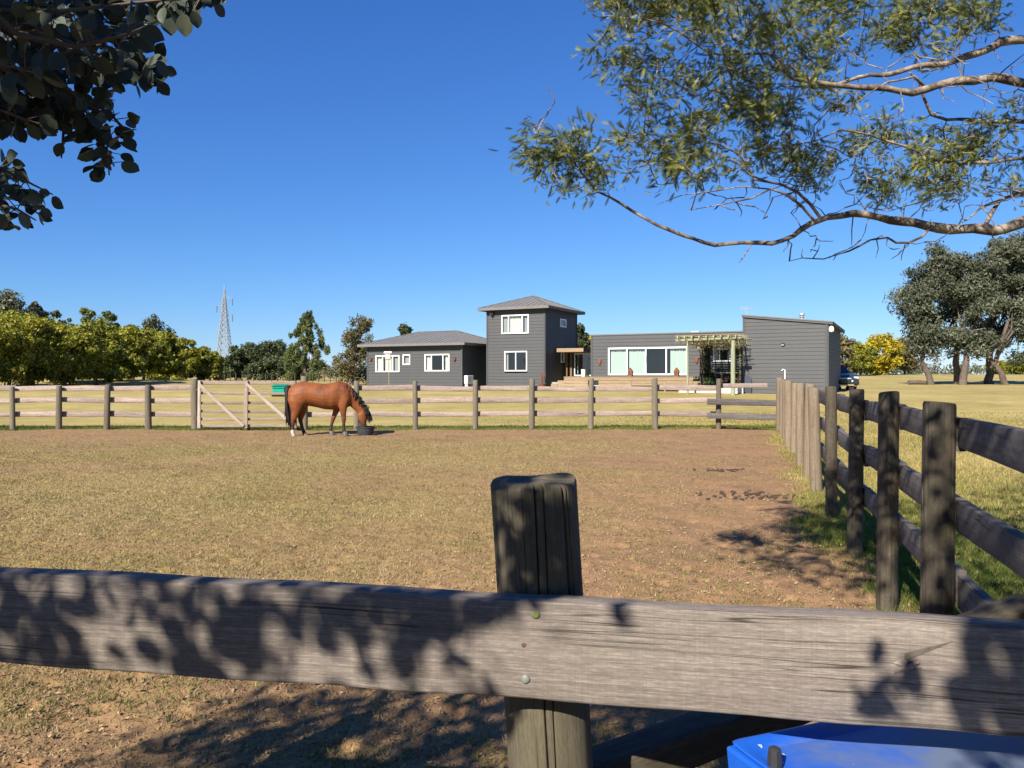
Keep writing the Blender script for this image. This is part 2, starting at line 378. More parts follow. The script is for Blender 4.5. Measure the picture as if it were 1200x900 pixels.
def gz(x, y):
    x = np.asarray(x, dtype=np.float64); y = np.asarray(y, dtype=np.float64)
    near = 1-sst(12, 40, y)
    lm = lawn_mask(x, y)
    z = gbase(x, y) + (fbm(x*.5, y*.5, 3, 20)-.5)*.07*(.25+.75*near)
    z = z + near*((fbm(x*3.2, y*3.2, 3, 30)-.5)*.05 + (fbm(x*11, y*11, 3, 40)-.5)*.024)*(1-.55*lm)
    # hoof prints pressed into the soil, at most one in each half-metre cell
    ci = np.floor(x/.42); cj = np.floor(y/.42); px_ = (ci+.3+.4*_h(ci, cj, 91))*.42; py_ = (cj+.3+.4*_h(ci, cj, 92))*.42; an = 6.283*_h(ci, cj, 93)
    dx = x-px_; dy = y-py_; a = (dx*np.cos(an)+dy*np.sin(an))/.062; b = (-dx*np.sin(an)+dy*np.cos(an))/.052; r2 = a*a+b*b
    on = (_h(ci, cj, 94) > .42)*(1-lm)*(1-sst(9, 15, y))*(y > 1.5)
    z = z+on*(-.026*np.exp(-r2**2*.8)+.010*np.exp(-((np.sqrt(r2)-1.35)/.3)**2))
    return z
def gz1(x, y): return float(gz(np.array([x]), np.array([y]))[0])
ny = 620; tt = np.linspace(0, 1, ny)
ys = np.concatenate([np.linspace(-9, 1.5, 60)[:-1], 1.5*np.exp(np.linspace(0, math.log(30/1.5), ny)), 30*np.exp(np.linspace(0, math.log(2600/30), 110))[1:]])
nx = 460
def xrow(y):
    hw = 3 + .85*abs(y) if y > 0 else 6
    a = np.linspace(-1, 1, nx); return np.sign(a)*(np.abs(a)*hw + (np.abs(a)**9)*(14+1.2*abs(y)))
X = np.stack([xrow(y) for y in ys]); Y = np.repeat(ys[:, None], nx, 1)
Z = gz(X, Y)
idx = np.arange(len(ys)*nx).reshape(len(ys), nx)
Fq = np.stack([idx[:-1,:-1], idx[:-1,1:], idx[1:,1:], idx[1:,:-1]], -1).reshape(-1, 4)
me = npmesh('ground', np.stack([X, Y, Z], -1).reshape(-1, 3), Fq, attrs={'lawn': lawn_mask(X, Y).ravel(), 'dry': dry_mask(X, Y).ravel()}, smooth=True)
m, t, p = mat('ground_soil_and_grass'); pos = N(t, 'ShaderNodeNewGeometry').outputs['Position']
n1 = noise(t, pos, 1.2, 6, .65); n2 = noise(t, pos, 9, 6, .7); n3 = noise(t, pos, 55, 4, .7); n4 = noise(t, pos, .16, 4, .6)
soil = ramp(t, mix(t, .5, n2, n3), [(.30, (.09,.05,.026)), (.47, (.225,.134,.070)), (.68, (.345,.218,.122))])
soil = mix(t, ramp(t, n1, [(.35, 0.0), (.7, .5)]), soil, (.33,.195,.10))
dryc = ramp(t, mix(t, .5, n2, n3), [(.30, (.135,.102,.034)), (.5, (.245,.185,.066)), (.7, (.34,.265,.108))])
dk = math_(t, 'MULTIPLY', attr(t, 'dry'), ramp(t, n2, [(.30, .2), (.55, 1.0)]), True)
c = mix(t, dk, soil, dryc)
n5 = noise(t, mapping(t, pos, (.7, 1.1, 1), (4, 9, 0)), .9, 5, .7, .6)
c = mix(t, ramp(t, n5, [(.52, 0.0), (.68, .45)]), c, (.15, .098, .052))
c = mix(t, math_(t, 'MULTIPLY', ramp(t, noise(t, mapping(t, pos, (.5, .9, 1), (2, 3, 0)), .8, 4, .6), [(.54, 0.0), (.68, .4)]), attr(t, 'dry')), c, (.175, .175, .05))
grs = ramp(t, mix(t, .5, n2, n3), [(.3, (.165,.14,.04)), (.5, (.31,.25,.088)), (.72, (.45,.36,.155))])
far = ramp(t, mix(t, .55, n1, n4), [(.36, (.19,.165,.048)), (.5, (.36,.28,.105)), (.62, (.50,.39,.17))])
grs = mix(t, .55, grs, far)
lk = math_(t, 'ADD', attr(t, 'lawn'), math_(t, 'MULTIPLY', math_(t, 'SUBTRACT', n2, .5), .5))
c = mix(t, ramp(t, lk, [(.35, 0.0), (.65, 1.0)]), c, grs)
t.links.new(c, p.inputs['Base Color']); p.inputs['Roughness'].default_value = .95; p.inputs['Specular IOR Level'].default_value = .1
bump(t, p, mix(t, .5, n3, n2), .55, .03)
g = link('ground', me, m); g['kind'] = 'structure'; g['label'] = 'trampled paddock soil and dry mown lawn'

def blades(name, label, x, y, hmin, hmax, wd, lean, matk, dist_w=True):
    n = len(x); z = gz(x, y)
    dist = np.sqrt(x*x+y*y); h = RNG.uniform(hmin, hmax, n); a = RNG.uniform(0, 2*np.pi, n); ln = RNG.uniform(0, lean, n)*h
    wv = wd*(1+.12*dist if dist_w else 1)*RNG.uniform(.6, 1.3, n)
    b = RNG.uniform(0, 2*np.pi, n); dx = np.cos(b)*wv/2; dy = np.sin(b)*wv/2
    V = np.stack([np.stack([x-dx, y-dy, z-.004], -1), np.stack([x+dx, y+dy, z-.004], -1),
                  np.stack([x+np.cos(a)*ln, y+np.sin(a)*ln, z+h], -1)], 1).reshape(-1, 3)
    lc = np.clip(fbm(x*.7, y*.7, 3, 50)*.7 + RNG.uniform(-.15, .5, n), 0, 1)
    me = npmesh(name, V, np.arange(n*3).reshape(n, 3), attrs={'lc': np.repeat(lc, 3)})
    o = link(name, me, M[matk]); o['kind'] = 'stuff'; o['label'] = label; o['category'] = 'grass'; return o
# lawn beyond the right fence and behind the far fence
n = 330000
y = 1.0*np.exp(RNG.uniform(math.log(1.6), math.log(30), n)); x = (FX0+FXS*y) + RNG.uniform(-.6, 1, n)*(.75*y+1.0)*RNG.uniform(0, 1, n)**.8
k = RNG.uniform(0, 1, n) < lawn_mask(x, y); x = x[k]; y = y[k]
nr = (RNG.uniform(0, 1, len(x)) < 1-.92*sst(5, 13, y))
blades('lawn_grass', 'short dry lawn grass outside the right fence', x[~nr], y[~nr], .02, .06, .0055, 1.1, 'g_lawn')
blades('green_lawn_grass', 'fresh green lawn grass close outside the right fence', x[nr], y[nr], .025, .075, .0055, 1.1, 'g_green')
n = 90000
x = RNG.uniform(-17, 9, n); y = FARY + RNG.normal(.2, .55, n)
k = RNG.uniform(0, 1, n) < lawn_mask(x, y)*1.0; x = x[k]; y = y[k]
blades('fence_line_grass', 'greener grass fringe along the foot of the far fence', x, y, .02, .075, .004, 1.1, 'g_green')
n = 26000
y = RNG.uniform(1.6, 21, n); x = FX0+FXS*y + RNG.normal(.05, .16, n)
k = RNG.uniform(0, 1, n) < .35*sst(.3, .6, fbm(x*2, y*2, 2, 44))*2; x = x[k]; y = y[k]
blades('fence_foot_grass', 'grass tufts along the foot of the right fence posts', x, y, .015, .05, .005, 1.4, 'g_lawn')
# sparse dry grass in the paddock
n = 520000
y = np.exp(RNG.uniform(math.log(2.2), math.log(22), n)); x = RNG.uniform(-.78, .5, n)*y
k = (RNG.uniform(0, 1, n) < dry_mask(x, y)*.8+.05) & (x < FX0+FXS*y); x = x[k]; y = y[k]
blades('paddock_grass', 'sparse dry grass stubble scattered over the paddock soil', x, y, .006, .026, .006, 2.6, 'g_dry')
n = 60000
y = np.exp(RNG.uniform(math.log(2.2), math.log(20), n)); x = RNG.uniform(-.78, .5, n)*y
k = (fbm(x*1.6+9, y*1.6, 4, 60) > .565) & (x < FX0+FXS*y); x = x[k]; y = y[k]
blades('green_sprouts', 'small green grass sprouts in the paddock soil', x, y, .01, .035, .0055, 1.4, 'g_green')
# soil crumbs
def crumbs(name, label, x, y, smin, smax, matk, grow=.10):
    n = len(x); base = np.array([[1,0,0],[-.6,.85,0],[-.55,-.8,0],[.1,.05,.75],[0,0,-.5]], dtype=float)
    fc = np.array([[0,1,3],[1,2,3],[2,0,3],[1,0,4],[2,1,4],[0,2,4]])
    s = RNG.uniform(0, 1, n)**2.2*(smax-smin)+smin; s = s*(1+grow*np.hypot(x, y)/3); a = RNG.uniform(0, 6.28, n); ca, sa = np.cos(a), np.sin(a)
    V = base[None]*RNG.uniform(.55, 1.35, (n, 5, 3))*s[:, None, None]
    Vx = V[..., 0]*ca[:, None]-V[..., 1]*sa[:, None]; Vy = V[..., 0]*sa[:, None]+V[..., 1]*ca[:, None]
    z = gz(x, y)
    V = np.stack([Vx+x[:, None], Vy+y[:, None], V[..., 2]*.8+z[:, None]], -1).reshape(-1, 3)
    Fc = (fc[None]+(np.arange(n)*5)[:, None, None]).reshape(-1, 3)
    o = link(name, npmesh(name, V, Fc), matk); o['kind'] = 'stuff'; o['label'] = label; o['category'] = 'soil'; return o
m, t, p = mat('soil_crumb'); pos = N(t, 'ShaderNodeNewGeometry').outputs['Position']
t.links.new(ramp(t, noise(t, pos, 14, 4, .7), [(.3, (.11,.065,.036)), (.5, (.24,.145,.08)), (.7, (.35,.225,.13))]), p.inputs['Base Color']); p.inputs['Roughness'].default_value = .95
n = 70000
y = np.exp(RNG.uniform(math.log(2.2), math.log(20), n)); x = RNG.uniform(-.78, .5, n)*y
k = (RNG.uniform(0, 1, n) < 1.0-.95*dry_mask(x, y)) & (x < FX0+FXS*y-.1) & (fbm(x*1.3, y*1.3, 3, 70) > .36); x = x[k]; y = y[k]
crumbs('soil_clods', 'loose reddish soil crumbs kicked up over the paddock', x, y, .003, .016, m, .05)
# dead leaves and straw litter
n = 9000
y = np.exp(RNG.uniform(math.log(2.2), math.log(14), n)); x = RNG.uniform(-.78, .5, n)*y; k = x < FX0+FXS*y; x = x[k]; y = y[k]; n = len(x)
a = RNG.uniform(0, 6.28, n); L = RNG.uniform(.006, .019, n); Wd = L*RNG.uniform(.12, .4, n); z = gz(x, y)+.012
dx, dy = np.cos(a)*L, np.sin(a)*L; ex, ey = -np.sin(a)*Wd, np.cos(a)*Wd
V = np.stack([np.stack([x-dx, y-dy, z], -1), np.stack([x+ex, y+ey, z+RNG.uniform(0, .012, n)], -1), np.stack([x+dx, y+dy, z+RNG.uniform(0, .01, n)], -1), np.stack([x-ex, y-ey, z-.002], -1)], 1).reshape(-1, 3)
o = link('leaf_litter', npmesh('leaf_litter', V, np.arange(n*4).reshape(n, 4), attrs={'lc': np.repeat(RNG.uniform(0, 1, n), 4)}), M['g_dry'])
o['kind'] = 'stuff'; o['label'] = 'dead leaves and straw littering the paddock soil'; o['category'] = 'litter'

# ------------------------------------------------------------------ fence pieces
def post_mesh(x, y, z0, z1, r, lean=(0, 0), seg=20, rings=8, cracks=0, sd=0, taper=.06, topcut=0.0):
    rr = random.Random(sd); mb = MB(); R_ = []
    cr = [(rr.uniform(0, 6.283), rr.uniform(.05, .16), rr.uniform(.02, .035), rr.uniform(-.3, .3)) for _ in range(cracks)]
    ph = [rr.uniform(0, 6.28) for _ in range(4)]
    zs = [z0+(z1-z0)*k/rings for k in range(rings+1)]
    zs = zs[:-1] + [z1-.012, z1]
    for k, z in enumerate(zs):
        f = (z-z0)/(z1-z0); ring = []
        sc = 1+taper*(.5-f)*2
        if k == len(zs)-1: sc *= .94
        for j in range(seg):
            a = 2*math.pi*j/seg
            q = r*sc*(1+.03*math.sin(2*a+ph[0]+f*2)+.022*math.sin(3*a+ph[1]-f*3)+.012*math.sin(7*a+ph[2]+f*5))
            for (a0, dp, wd, dr) in cr:
                da = (a-(a0+dr*(f-.5))+math.pi) % (2*math.pi)-math.pi
                q *= 1-dp*math.exp(-(da/wd)**2)*min(1, .35+f)
            zz = z + (topcut*math.cos(a-ph[3])*r if k >= len(zs)-2 else 0)
            ring.append((x+lean[0]*(z-z0)+q*math.cos(a), y+lean[1]*(z-z0)+q*math.sin(a), zz))
        R_.append(ring)
    mb.loft(R_, caps=False)
    b = len(mb.v); top = R_[-1]; c = Vector((sum(q[0] for q in top)/seg, sum(q[1] for q in top)/seg, sum(q[2] for q in top)/seg+.004))
    prev = [b-seg+j for j in range(seg)]
    for sc in (.66, .33):
        i0 = mb.add([c+(Vector(q)-c)*sc for q in top])
        for j in range(seg):
            j2 = (j+1) % seg
            mb.face((prev[j], prev[j2], i0+j2, i0+j), [(sc*.1, .04*math.cos(6.28*j/seg)), (sc*.1, .04*math.cos(6.28*j2/seg)), (sc*.1+.02, .03), (sc*.1+.02, .03)])
        prev = [i0+j for j in range(seg)]
    ic = mb.add([c])
    for j in range(seg): mb.face((prev[j], prev[(j+1) % seg], ic))
    return mb
def rail_mesh(a, b, h, th, n=10, wob=.008, sd=0, rnd=.25, crown=0):
    """a sawn or split rail from a to b (Vectors, centre line), height h, thickness th"""
    rr = random.Random(sd); a = Vector(a); b = Vector(b); d = (b-a).normalized(); side = d.cross(Vector((0, 0, 1))).normalized(); up = side.cross(d)
    prof = []; c = min(h, th)*rnd
    for (sx, sy) in ((1, 1), (-1, 1), (-1, -1), (1, -1)):
        cx = sx*(th/2-c); cy = sy*(h/2-c)
        a0 = {(1,1):0,(-1,1):90,(-1,-1):180,(1,-1):270}[(sx, sy)]
        for k in range(3):
            an = R(a0+45*k); prof.append((cx+c*math.cos(an), cy+c*math.sin(an)))
    rings = []; p1, p2, p3 = (rr.uniform(0, 9) for _ in range(3)); L = (b-a).length
    for k in range(n+1):
        f = k/n; c0 = a.lerp(b, f) + side*wob*math.sin(p1+f*L*1.9) + up*wob*math.sin(p2+f*L*1.3)
        hs = 1+.05*math.sin(p3+f*L*2.3)
        rings.append([c0+side*(u*(1+.04*math.sin(p2+f*7)))+up*(v*hs+rr.uniform(-1, 1)*wob*.25) for (u, v) in prof])
    mb = MB(); mb.loft(rings); return mb
def piece(name, mb, matk, parent, ang=35):
    return autosmooth(mb.build(name, M[matk], parent), ang)

# ---- far fence across the paddock, with a gate in it
ff = thing('paddock_fence', 'weathered post and rail fence crossing behind the horse, below the grey house', 'fence', (0, FARY, 0))
far_posts = [-96, -40, 15, 69, 125, 174, 229, 356, 418, 487, 557, 623, 692, 768, 842]
tops = [452, 453, 453, 452, 451, 451, 444, 441, 447, 446.5, 445.5, 444, 443.5, 443.5, 444]
px2x = lambda px, Y: (px-600)/F*Y
for i, (px, ty) in enumerate(zip(far_posts, tops)):
    x = px2x(px, FARY); z1 = EYE-(ty-HY)/F*FARY
    r = .105 if px in (229, 356) else random.uniform(.070, .086)
    piece('post', post_mesh(x, FARY, -.25, z1, r, (random.uniform(-.02, .02), random.uniform(-.02, .02)), sd=i+100, topcut=random.uniform(0, .25)), 'post_far', ff)
RZ = [1.18, .83, .44]
xs = [px2x(p, FARY) for p in far_posts]+[7.35]
ROFF = .13
for i in range(len(xs)-1):
    if far_posts[i] == 229: continue
    last = i == len(xs)-2
    for k, z in enumerate(RZ):
        za = z+random.uniform(-.02, .02); zb = z+random.uniform(-.02, .02)
        if last and k: continue
        oy = FARY+ROFF if not last else FARY+.13
        if last: za, zb = 1.24, 1.26
        if far_posts[i] < 200 and k == 0: za -= .0; zb -= .0
        piece('rail', rail_mesh((xs[i]-.002+.004*(i % 2), oy+.012*(i % 2), za), (xs[i+1]+.002, oy+.012*(i % 2), zb), random.uniform(.135, .165), random.uniform(.055, .075), sd=i*7+k, rnd=.4), 'rail_far', ff)
# the bay beside the right corner has its two lower rails nailed on the near side
for k, z in enumerate((.80, .41)):
    piece('rail', rail_mesh((px2x(829, 21.8), 21.84, z), (7.75, 21.30, z-.02), .17, .06, sd=900+k, rnd=.35), 'rail_side', ff)

gt = thing('field_gate', 'wide wooden field gate with two pale diagonal braces, standing beside the horse', 'gate', (px2x(229, 21.8), 21.83, 0))
gy = 21.80
gx = lambda px: px2x(px, gy)
gzy = lambda py: EYE-(py-HY)/F*gy
for px, wd, mk in ((234.5, .085, 'gate_pale'), (289, .11, 'gate'), (346, .10, 'gate')):
    piece('stile', rail_mesh((gx(px), gy-.05, .06), (gx(px)+.001, gy-.05, gzy(446)), wd, .06, sd=int(px), rnd=.2), mk, gt)
for k, py in enumerate((448.5, 461, 472, 482, 491, 499)):
    piece('rail', rail_mesh((gx(233), gy+.02, gzy(py)), (gx(347), gy+.02, gzy(py+.3)), .10 if k == 0 else .075, .045, sd=300+k, rnd=.3), 'gate', gt)
for a, b in (((236, 450.5), (287, 499)), ((290, 449.5), (344, 496))):
    piece('brace', rail_mesh((gx(a[0]), gy-.115, gzy(a[1])), (gx(b[0]), gy-.115, gzy(b[1])), .085, .035, sd=a[0], rnd=.2), 'gate_pale', gt)
for z in (.35, 1.15):
    mb = MB(); mb.box((gx(231.2), gy-.06, z), (.16, .02, .04)); mb.build('hinge', M['rust'], gt)
# green feed box hung behind the gate
fb = thing('feed_box', 'small green box with sloping lid hanging behind the gate rails', 'box', (gx(324), gy+.2, gzy(465)))
x0, x1 = gx(317.5), gx(332); zb, zt = gzy(462), gzy(453.2)
mb = MB(); mb.hexa([(x0, gy+.10, zb), (x1, gy+.10, zb), (x1, gy+.36, zb), (x0, gy+.36, zb), (x0+.01, gy+.10, zt-.03), (x1-.01, gy+.10, zt-.03), (x1-.01, gy+.36, zt+.02), (x0+.01, gy+.36, zt+.02)])
bevel(mb.build('box_body', M['green_paint'], fb), .008)
mb = MB(); mb.hexa([(x0-.02, gy+.07, zt-.032), (x1+.02, gy+.07, zt-.032), (x1+.02, gy+.38, zt+.024), (x0-.02, gy+.38, zt+.024), (x0-.02, gy+.07, zt-.002), (x1+.02, gy+.07, zt-.002), (x1+.02, gy+.38, zt+.054), (x0-.02, gy+.38, zt+.054)])
mb.build('lid', M['green_paint'], fb)
mb = MB(); mb.box(((x0+x1)/2, gy+.09, zb-.035), (.36, .04, .07)); mb.build('batten', M['gate'], fb)
for s in (.2, .8):
    mb = MB(); xx = x0+(x1-x0)*s; mb.bar((xx, gy+.10, gzy(461)-.02), (xx, gy+.05, gzy(461)+.03), .015); mb.build('hook', M['rust'], fb)

# ---- right fence receding from the camera
fx = lambda y: FX0+FXS*y
DIR = Vector((FXS, 1, 0)).normalized(); OUT = Vector((DIR.y, -DIR.x, 0))
rf = thing('side_fence', 'dark post and rail fence receding along the lawn under the acacia limb', 'fence', (fx(1.25), 1.25, 0))
side_y = [1.22, 2.20, 3.785, 5.13, 6.62, 8.42, 10.2, 11.7, 13.35, 15.1, 16.8, 18.4, 19.9, 21.35]
side_r = [.085, .08, .074, .066, .062, .06, .076, .078, .075, .078, .08, .08, .085, .1]
side_t = [1.40, 1.40, 1.416, 1.436, 1.43, 1.425, 1.41, 1.42, 1.425, 1.43, 1.43, 1.42, 1.43, 1.50]
for i, (y, r, zt) in enumerate(zip(side_y, side_r, side_t)):
    dark = i < 6  # nearest posts take the wood with shade in its colour
    zg = gz1(fx(y), y)
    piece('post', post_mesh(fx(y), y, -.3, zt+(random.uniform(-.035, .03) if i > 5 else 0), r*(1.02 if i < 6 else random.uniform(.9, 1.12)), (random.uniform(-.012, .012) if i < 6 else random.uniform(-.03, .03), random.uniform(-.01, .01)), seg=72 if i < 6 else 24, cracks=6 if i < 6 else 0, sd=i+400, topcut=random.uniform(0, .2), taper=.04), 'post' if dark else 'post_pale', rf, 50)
piece('post', post_mesh(7.62, 21.9, -.3, 1.43, .08, (.01, 0), sd=480), 'post_pale', rf)
RS = [1.255, .87, .51]
for i in range(len(side_y)-1):
    ya, yb = side_y[i], side_y[i+1]
    for k, z in enumerate(RS):
        off = max(side_r[i], side_r[i+1])+.032+.004*(i % 2)
        a = Vector((fx(ya), ya, z+random.uniform(-.015, .015)))+OUT*off-DIR*.0; b = Vector((fx(yb), yb, z+random.uniform(-.015, .015)))+OUT*off
        piece('rail', rail_mesh(a, b, random.uniform(.155, .175), .05, n=14, sd=i*11+k+50, rnd=.16, wob=.005), 'rail_side', rf)

# ---- near fence: a heavy sawn board bolted to a round post, right in front of the camera
nf = thing('near_fence', 'thick weathered board bolted across a round wooden post', 'fence', (.05, 1.52, 0))
BA = Vector((-1.05, 1.58, 1.146)); BB = Vector((.877, 1.315, 1.119)); bd = (BB-BA); 
bdn = bd.normalized(); bn = Vector((-bdn.y, bdn.x, 0)).normalized()      # points away from the camera
A0 = BA-bdn*.75; B0 = BA+bdn*2.62
BH, BT = .188, .052
def board(a, b, h, th, name='rail', n=60, sd=0):
    rr = random.Random(sd); prof = []; c = .006
    for (sx, sy, a0) in ((1,1,0), (-1,1,90), (-1,-1,180), (1,-1,270)):
        for k in range(3):
            an = R(a0+45*k); prof.append((sx*(th/2-c)+c*math.cos(an), sy*(h/2-c)+c*math.sin(an)))
    up = Vector((0, 0, 1)); rings = []
    ph = [rr.uniform(0, 9) for _ in range(6)]
    for k in range(n+1):
        f = k/n; c0 = a.lerp(b, f); s = f*(b-a).length
        e = .0012*math.sin(s*5+ph[0])+.0013*math.sin(s*13+ph[1]); e2 = .002*math.sin(s*4+ph[2])+.0014*math.sin(s*17+ph[3])
        rings.append([c0+bn*(u+.0008*math.sin(s*23+v*80))+up*(v+(e if v > 0 else e2)+rr.uniform(-.0005, .0005)) for (u, v) in prof])
    mb = MB(); mb.loft(rings); o = mb.build(name, M['rail_near'], nf); return autosmooth(o, 50)
up = Vector((0, 0, 1))
ctr = lambda p, dz: p+bn*(BT/2)-up*(BH/2)+up*dz
board(ctr(A0, 0), ctr(B0, 0), BH, BT, sd=1)
board(ctr(A0, -.50), ctr(B0, -.50), BH, BT, sd=2); board(ctr(A0, -.88), ctr(B0, -.88), BH, BT, sd=3)
def plank_at(px):                           # point on the near board's front top edge under a photo column
    k = (px-600)/F; s = (k*BA.y-BA.x)/(bdn.x-k*bdn.y); return BA+bdn*s
pp = plank_at(628)+bn*(BT+.098)
def near_post(x, y, r, sd, cr):
    mb = MB(); rr = random.Random(sd); seg = 360; rings = []
    z0, z1 = -.4, 1.335; zs = list(np.linspace(z0, z1-.02, 34))+[z1-.006, z1]
    ph = [rr.uniform(0, 6.28) for _ in range(3)]
    for k, z in enumerate(zs):
        f = (z-z0)/(z1-z0); ring = []; sc = 1.0+.045*(f-.75)
        if k == len(zs)-1: sc *= .965
        for j in range(seg):
            a = 2*math.pi*j/seg; q = r*sc*(1+.012*math.sin(2*a+ph[0])+.012*math.sin(5*a+ph[1]+f)+.010*(float(vn(a*5+40, z*1.2, sd))-.5)+.003*(float(vn(a*25+40, z*2.2, sd+1))-.5))
            for (a0, dp, wd, z_lo) in cr:
                aa = a0+.05*math.sin(z*4+a0*3)
                da = (a-aa+math.pi) % (2*math.pi)-math.pi
                q *= 1-dp*math.exp(-(da/wd)**2)*max(0, min(1, (z-z_lo)*4))
            zz = z+(.006*math.sin(a+1)+.004*math.sin(3*a) if k >= len(zs)-2 else 0)
            dz = z-1.0
            ring.append((x-.062*dz+q*math.cos(a), y-.02*dz+q*math.sin(a), zz))
        rings.append(ring)
    mb.loft(rings, caps=False); prev = [len(mb.v)-seg+j for j in range(seg)]; top = rings[-1]
    c = sum((Vector(q) for q in top), Vector())/seg+Vector((0, 0, .006))
    for sc in (.8, .55, .3):
        i0 = mb.add([c+Vector((r*sc*math.cos(6.283185*j/seg), r*sc*math.sin(6.283185*j/seg), .003*math.sin(j*.05)-.004*sc)) for j in range(seg)])
        for j in range(seg):
            j2 = (j+1) % seg
            mb.face((prev[j], prev[j2], i0+j2, i0+j), [(1+sc*.1, j*.004), (1+sc*.1, j2*.004), (1+sc*.1-.02, j2*.004), (1+sc*.1-.02, j*.004)])
        prev = [i0+j for j in range(seg)]
    ic = mb.add([c])
    for j in range(seg): mb.face((prev[j], prev[(j+1) % seg], ic))
    return autosmooth(mb.build('post', M['post_near'], nf), 60)
near_post(pp.x, pp.y, .088, 5, [(R(268), .13, .016, .5), (R(254), .04, .012, -.4), (R(278), .09, .014, .2), (R(306), .20, .022, .9), (R(313), .08, .012, .9), (R(40), .12, .02, .2), (R(120), .10, .02, .3), (R(180), .1, .02, .4)])
for s in (-1.72, 1.16):                      # neighbouring posts of the same fence, outside the picture
    q = pp+bdn*s; near_post(q.x, q.y, .085, 9, [(R(265), .1, .03, .3)])
def head(px, py, r, mk, name, out=.006, sides=10):
    q = plank_at(px); z = EYE-(py-HY)/F*q.y; c = Vector((q.x, q.y, z)); mb = MB(); x = bdn; y_ = up; rings = []
    for (rad, d) in ((r*1.05, .004), (r, -out*.5), (r*.75, -out), (r*.3, -out*1.15)):
        rings.append([c+bn*d+(x*math.cos(6.283*j/sides)+y_*math.sin(6.283*j/sides))*rad for j in range(sides)])
    mb.loft(rings[::-1]); return autosmooth(mb.build(name, M[mk], nf), 50)
head(628, 720, .0080, 'bolt_green', 'bolt_head', .0035)
head(616, 795.5, .0088, 'bolt', 'bolt_head', .004)
head(614, 756, .0055, 'rust', 'nail_head', .001, 7)
# raised knot with a lifted splinter
def knot(px, py, rx, rz, dpt, rot):
    q = plank_at(px); c = Vector((q.x, q.y, EYE-(py-HY)/F*q.y)); mb = MB(); rings = []
    ca, sa = math.cos(rot), math.sin(rot)
    for (sc, d) in ((1.0, .001), (.82, -dpt*.75), (.5, -dpt), (.2, -dpt*.8)):
        ring = []
        for j in range(18):
            a = 6.283*j/18; k = 1+.16*math.sin(3*a+1)+.1*math.sin(5*a); ux, uz = rx*sc*k*math.cos(a), rz*sc*k*math.sin(a)
            ring.append(c+bn*d+bdn*(ux*ca-uz*sa)+up*(ux*sa+uz*ca))
        rings.append(ring)
    mb.loft(rings); return autosmooth(mb.build('knot', M['rail_near'], nf), 60)
knot(1062, 779, .020, .010, .004, .1)
def sliver(p0, p1, wd, d):
    a, b = plank_at(p0[0]), plank_at(p1[0]); a = Vector((a.x, a.y, EYE-(p0[1]-HY)/F*a.y)); b = Vector((b.x, b.y, EYE-(p1[1]-HY)/F*b.y))
    mb = MB(); m_ = a.lerp(b, .4)
    mb.hexa([a-up*wd*.3-bn*.001, b-bn*.001, b+bn*.003, a-up*wd*.3+bn*.003, a+up*wd-bn*d, b+up*.001-bn*d*.3, b+up*.001+bn*.003, a+up*wd+bn*.003])
    mb.build('splinter', M['rail_near'], nf)
sliver((1060, 772), (1116, 752), .010, .0045); sliver((1048, 789), (1080, 783), .003, .003)

# ---- sloping brace behind the near board, blue plastic trough in the corner
br = rail_mesh(Vector((.12, 1.735, .622)), Vector((1.60, 2.36, .832)), .085, .10, n=12, sd=77, rnd=.12, wob=.003).build('brace_beam', M['post'])
autosmooth(br); tag(br, 'rough sawn beam sloping up from post to corner behind the blue trough', 'beam')
tr = thing('feed_trough', 'blue plastic trough with dusty lid wedged behind the thick near board', 'trough', (.95, 1.45, 0))
TZ = .862
def P3(u, v, z): return Vector((.40+1.03*u+.155*v, 1.44+.40*u-.40*v, z))   # u along, v toward the camera
mb = MB(); n_u, n_v = 24, 12; ring = []
for j in range(n_v+1):
    for i in range(n_u+1):
        u, v = i/n_u, j/n_v; e = min(u*1.02, (1-u)*1.02, v*.44, (1-v)*.44)
        z = TZ+.012*math.sin(u*7)*math.sin(v*5)-(.035*sst(.022, .055, e))
        mb.add([P3(u, v, float(z))])
for j in range(n_v):
    for i in range(n_u):
        a = j*(n_u+1)+i; mb.face((a, a+1, a+n_u+2, a+n_u+1))
lo = mb.build('lid', M['blue'], tr, True); sm = lo.modifiers.new('solid', 'SOLIDIFY'); sm.thickness = .008; sm.offset = -1; ss = lo.modifiers.new('sub', 'SUBSURF'); ss.levels = 1; ss.render_levels = 1
mb = MB()
rings = []
for (z, k) in ((TZ-.006, 0.0), (TZ-.05, .005), (TZ-.052, .03), (TZ-.19, .06)):
    pts = []
    for (u, v) in ((0,0), (.5,0), (1,0), (1,.5), (1,1), (.5,1), (0,1), (0,.5)):
        uu = .5+(u-.5)*(1-k); vv = .5+(v-.5)*(1-2*k); pts.append(P3(uu, vv, z))
    rings.append(pts)
mb.loft(rings, caps=True); bevel(mb.build('tub', M['blue'], tr), .006)
for (u, v, zt) in ((.025, .24, .03),):
    mb = MB(); c = P3(u, v, 0)
    mb.loft([[c+Vector((.013*math.cos(k*.785)*s, .013*math.sin(k*.785)*s, z)) for k in range(8)] for (s, z) in ((1, TZ-.06), (1, TZ+zt*.5), (.85, TZ+zt), (.5, TZ+zt+.003))])
    autosmooth(mb.build('lid_peg', M['black_metal'], tr))
for (u, v) in ((.08, .15), (.92, .15), (.08, .85), (.92, .85)):
    c = P3(u, v, 0); mb = MB(); mb.box((c.x, c.y, (TZ-.18-.05)/2), (.05, .05, TZ-.17+.05)); mb.build('leg', M['post_near'], tr)
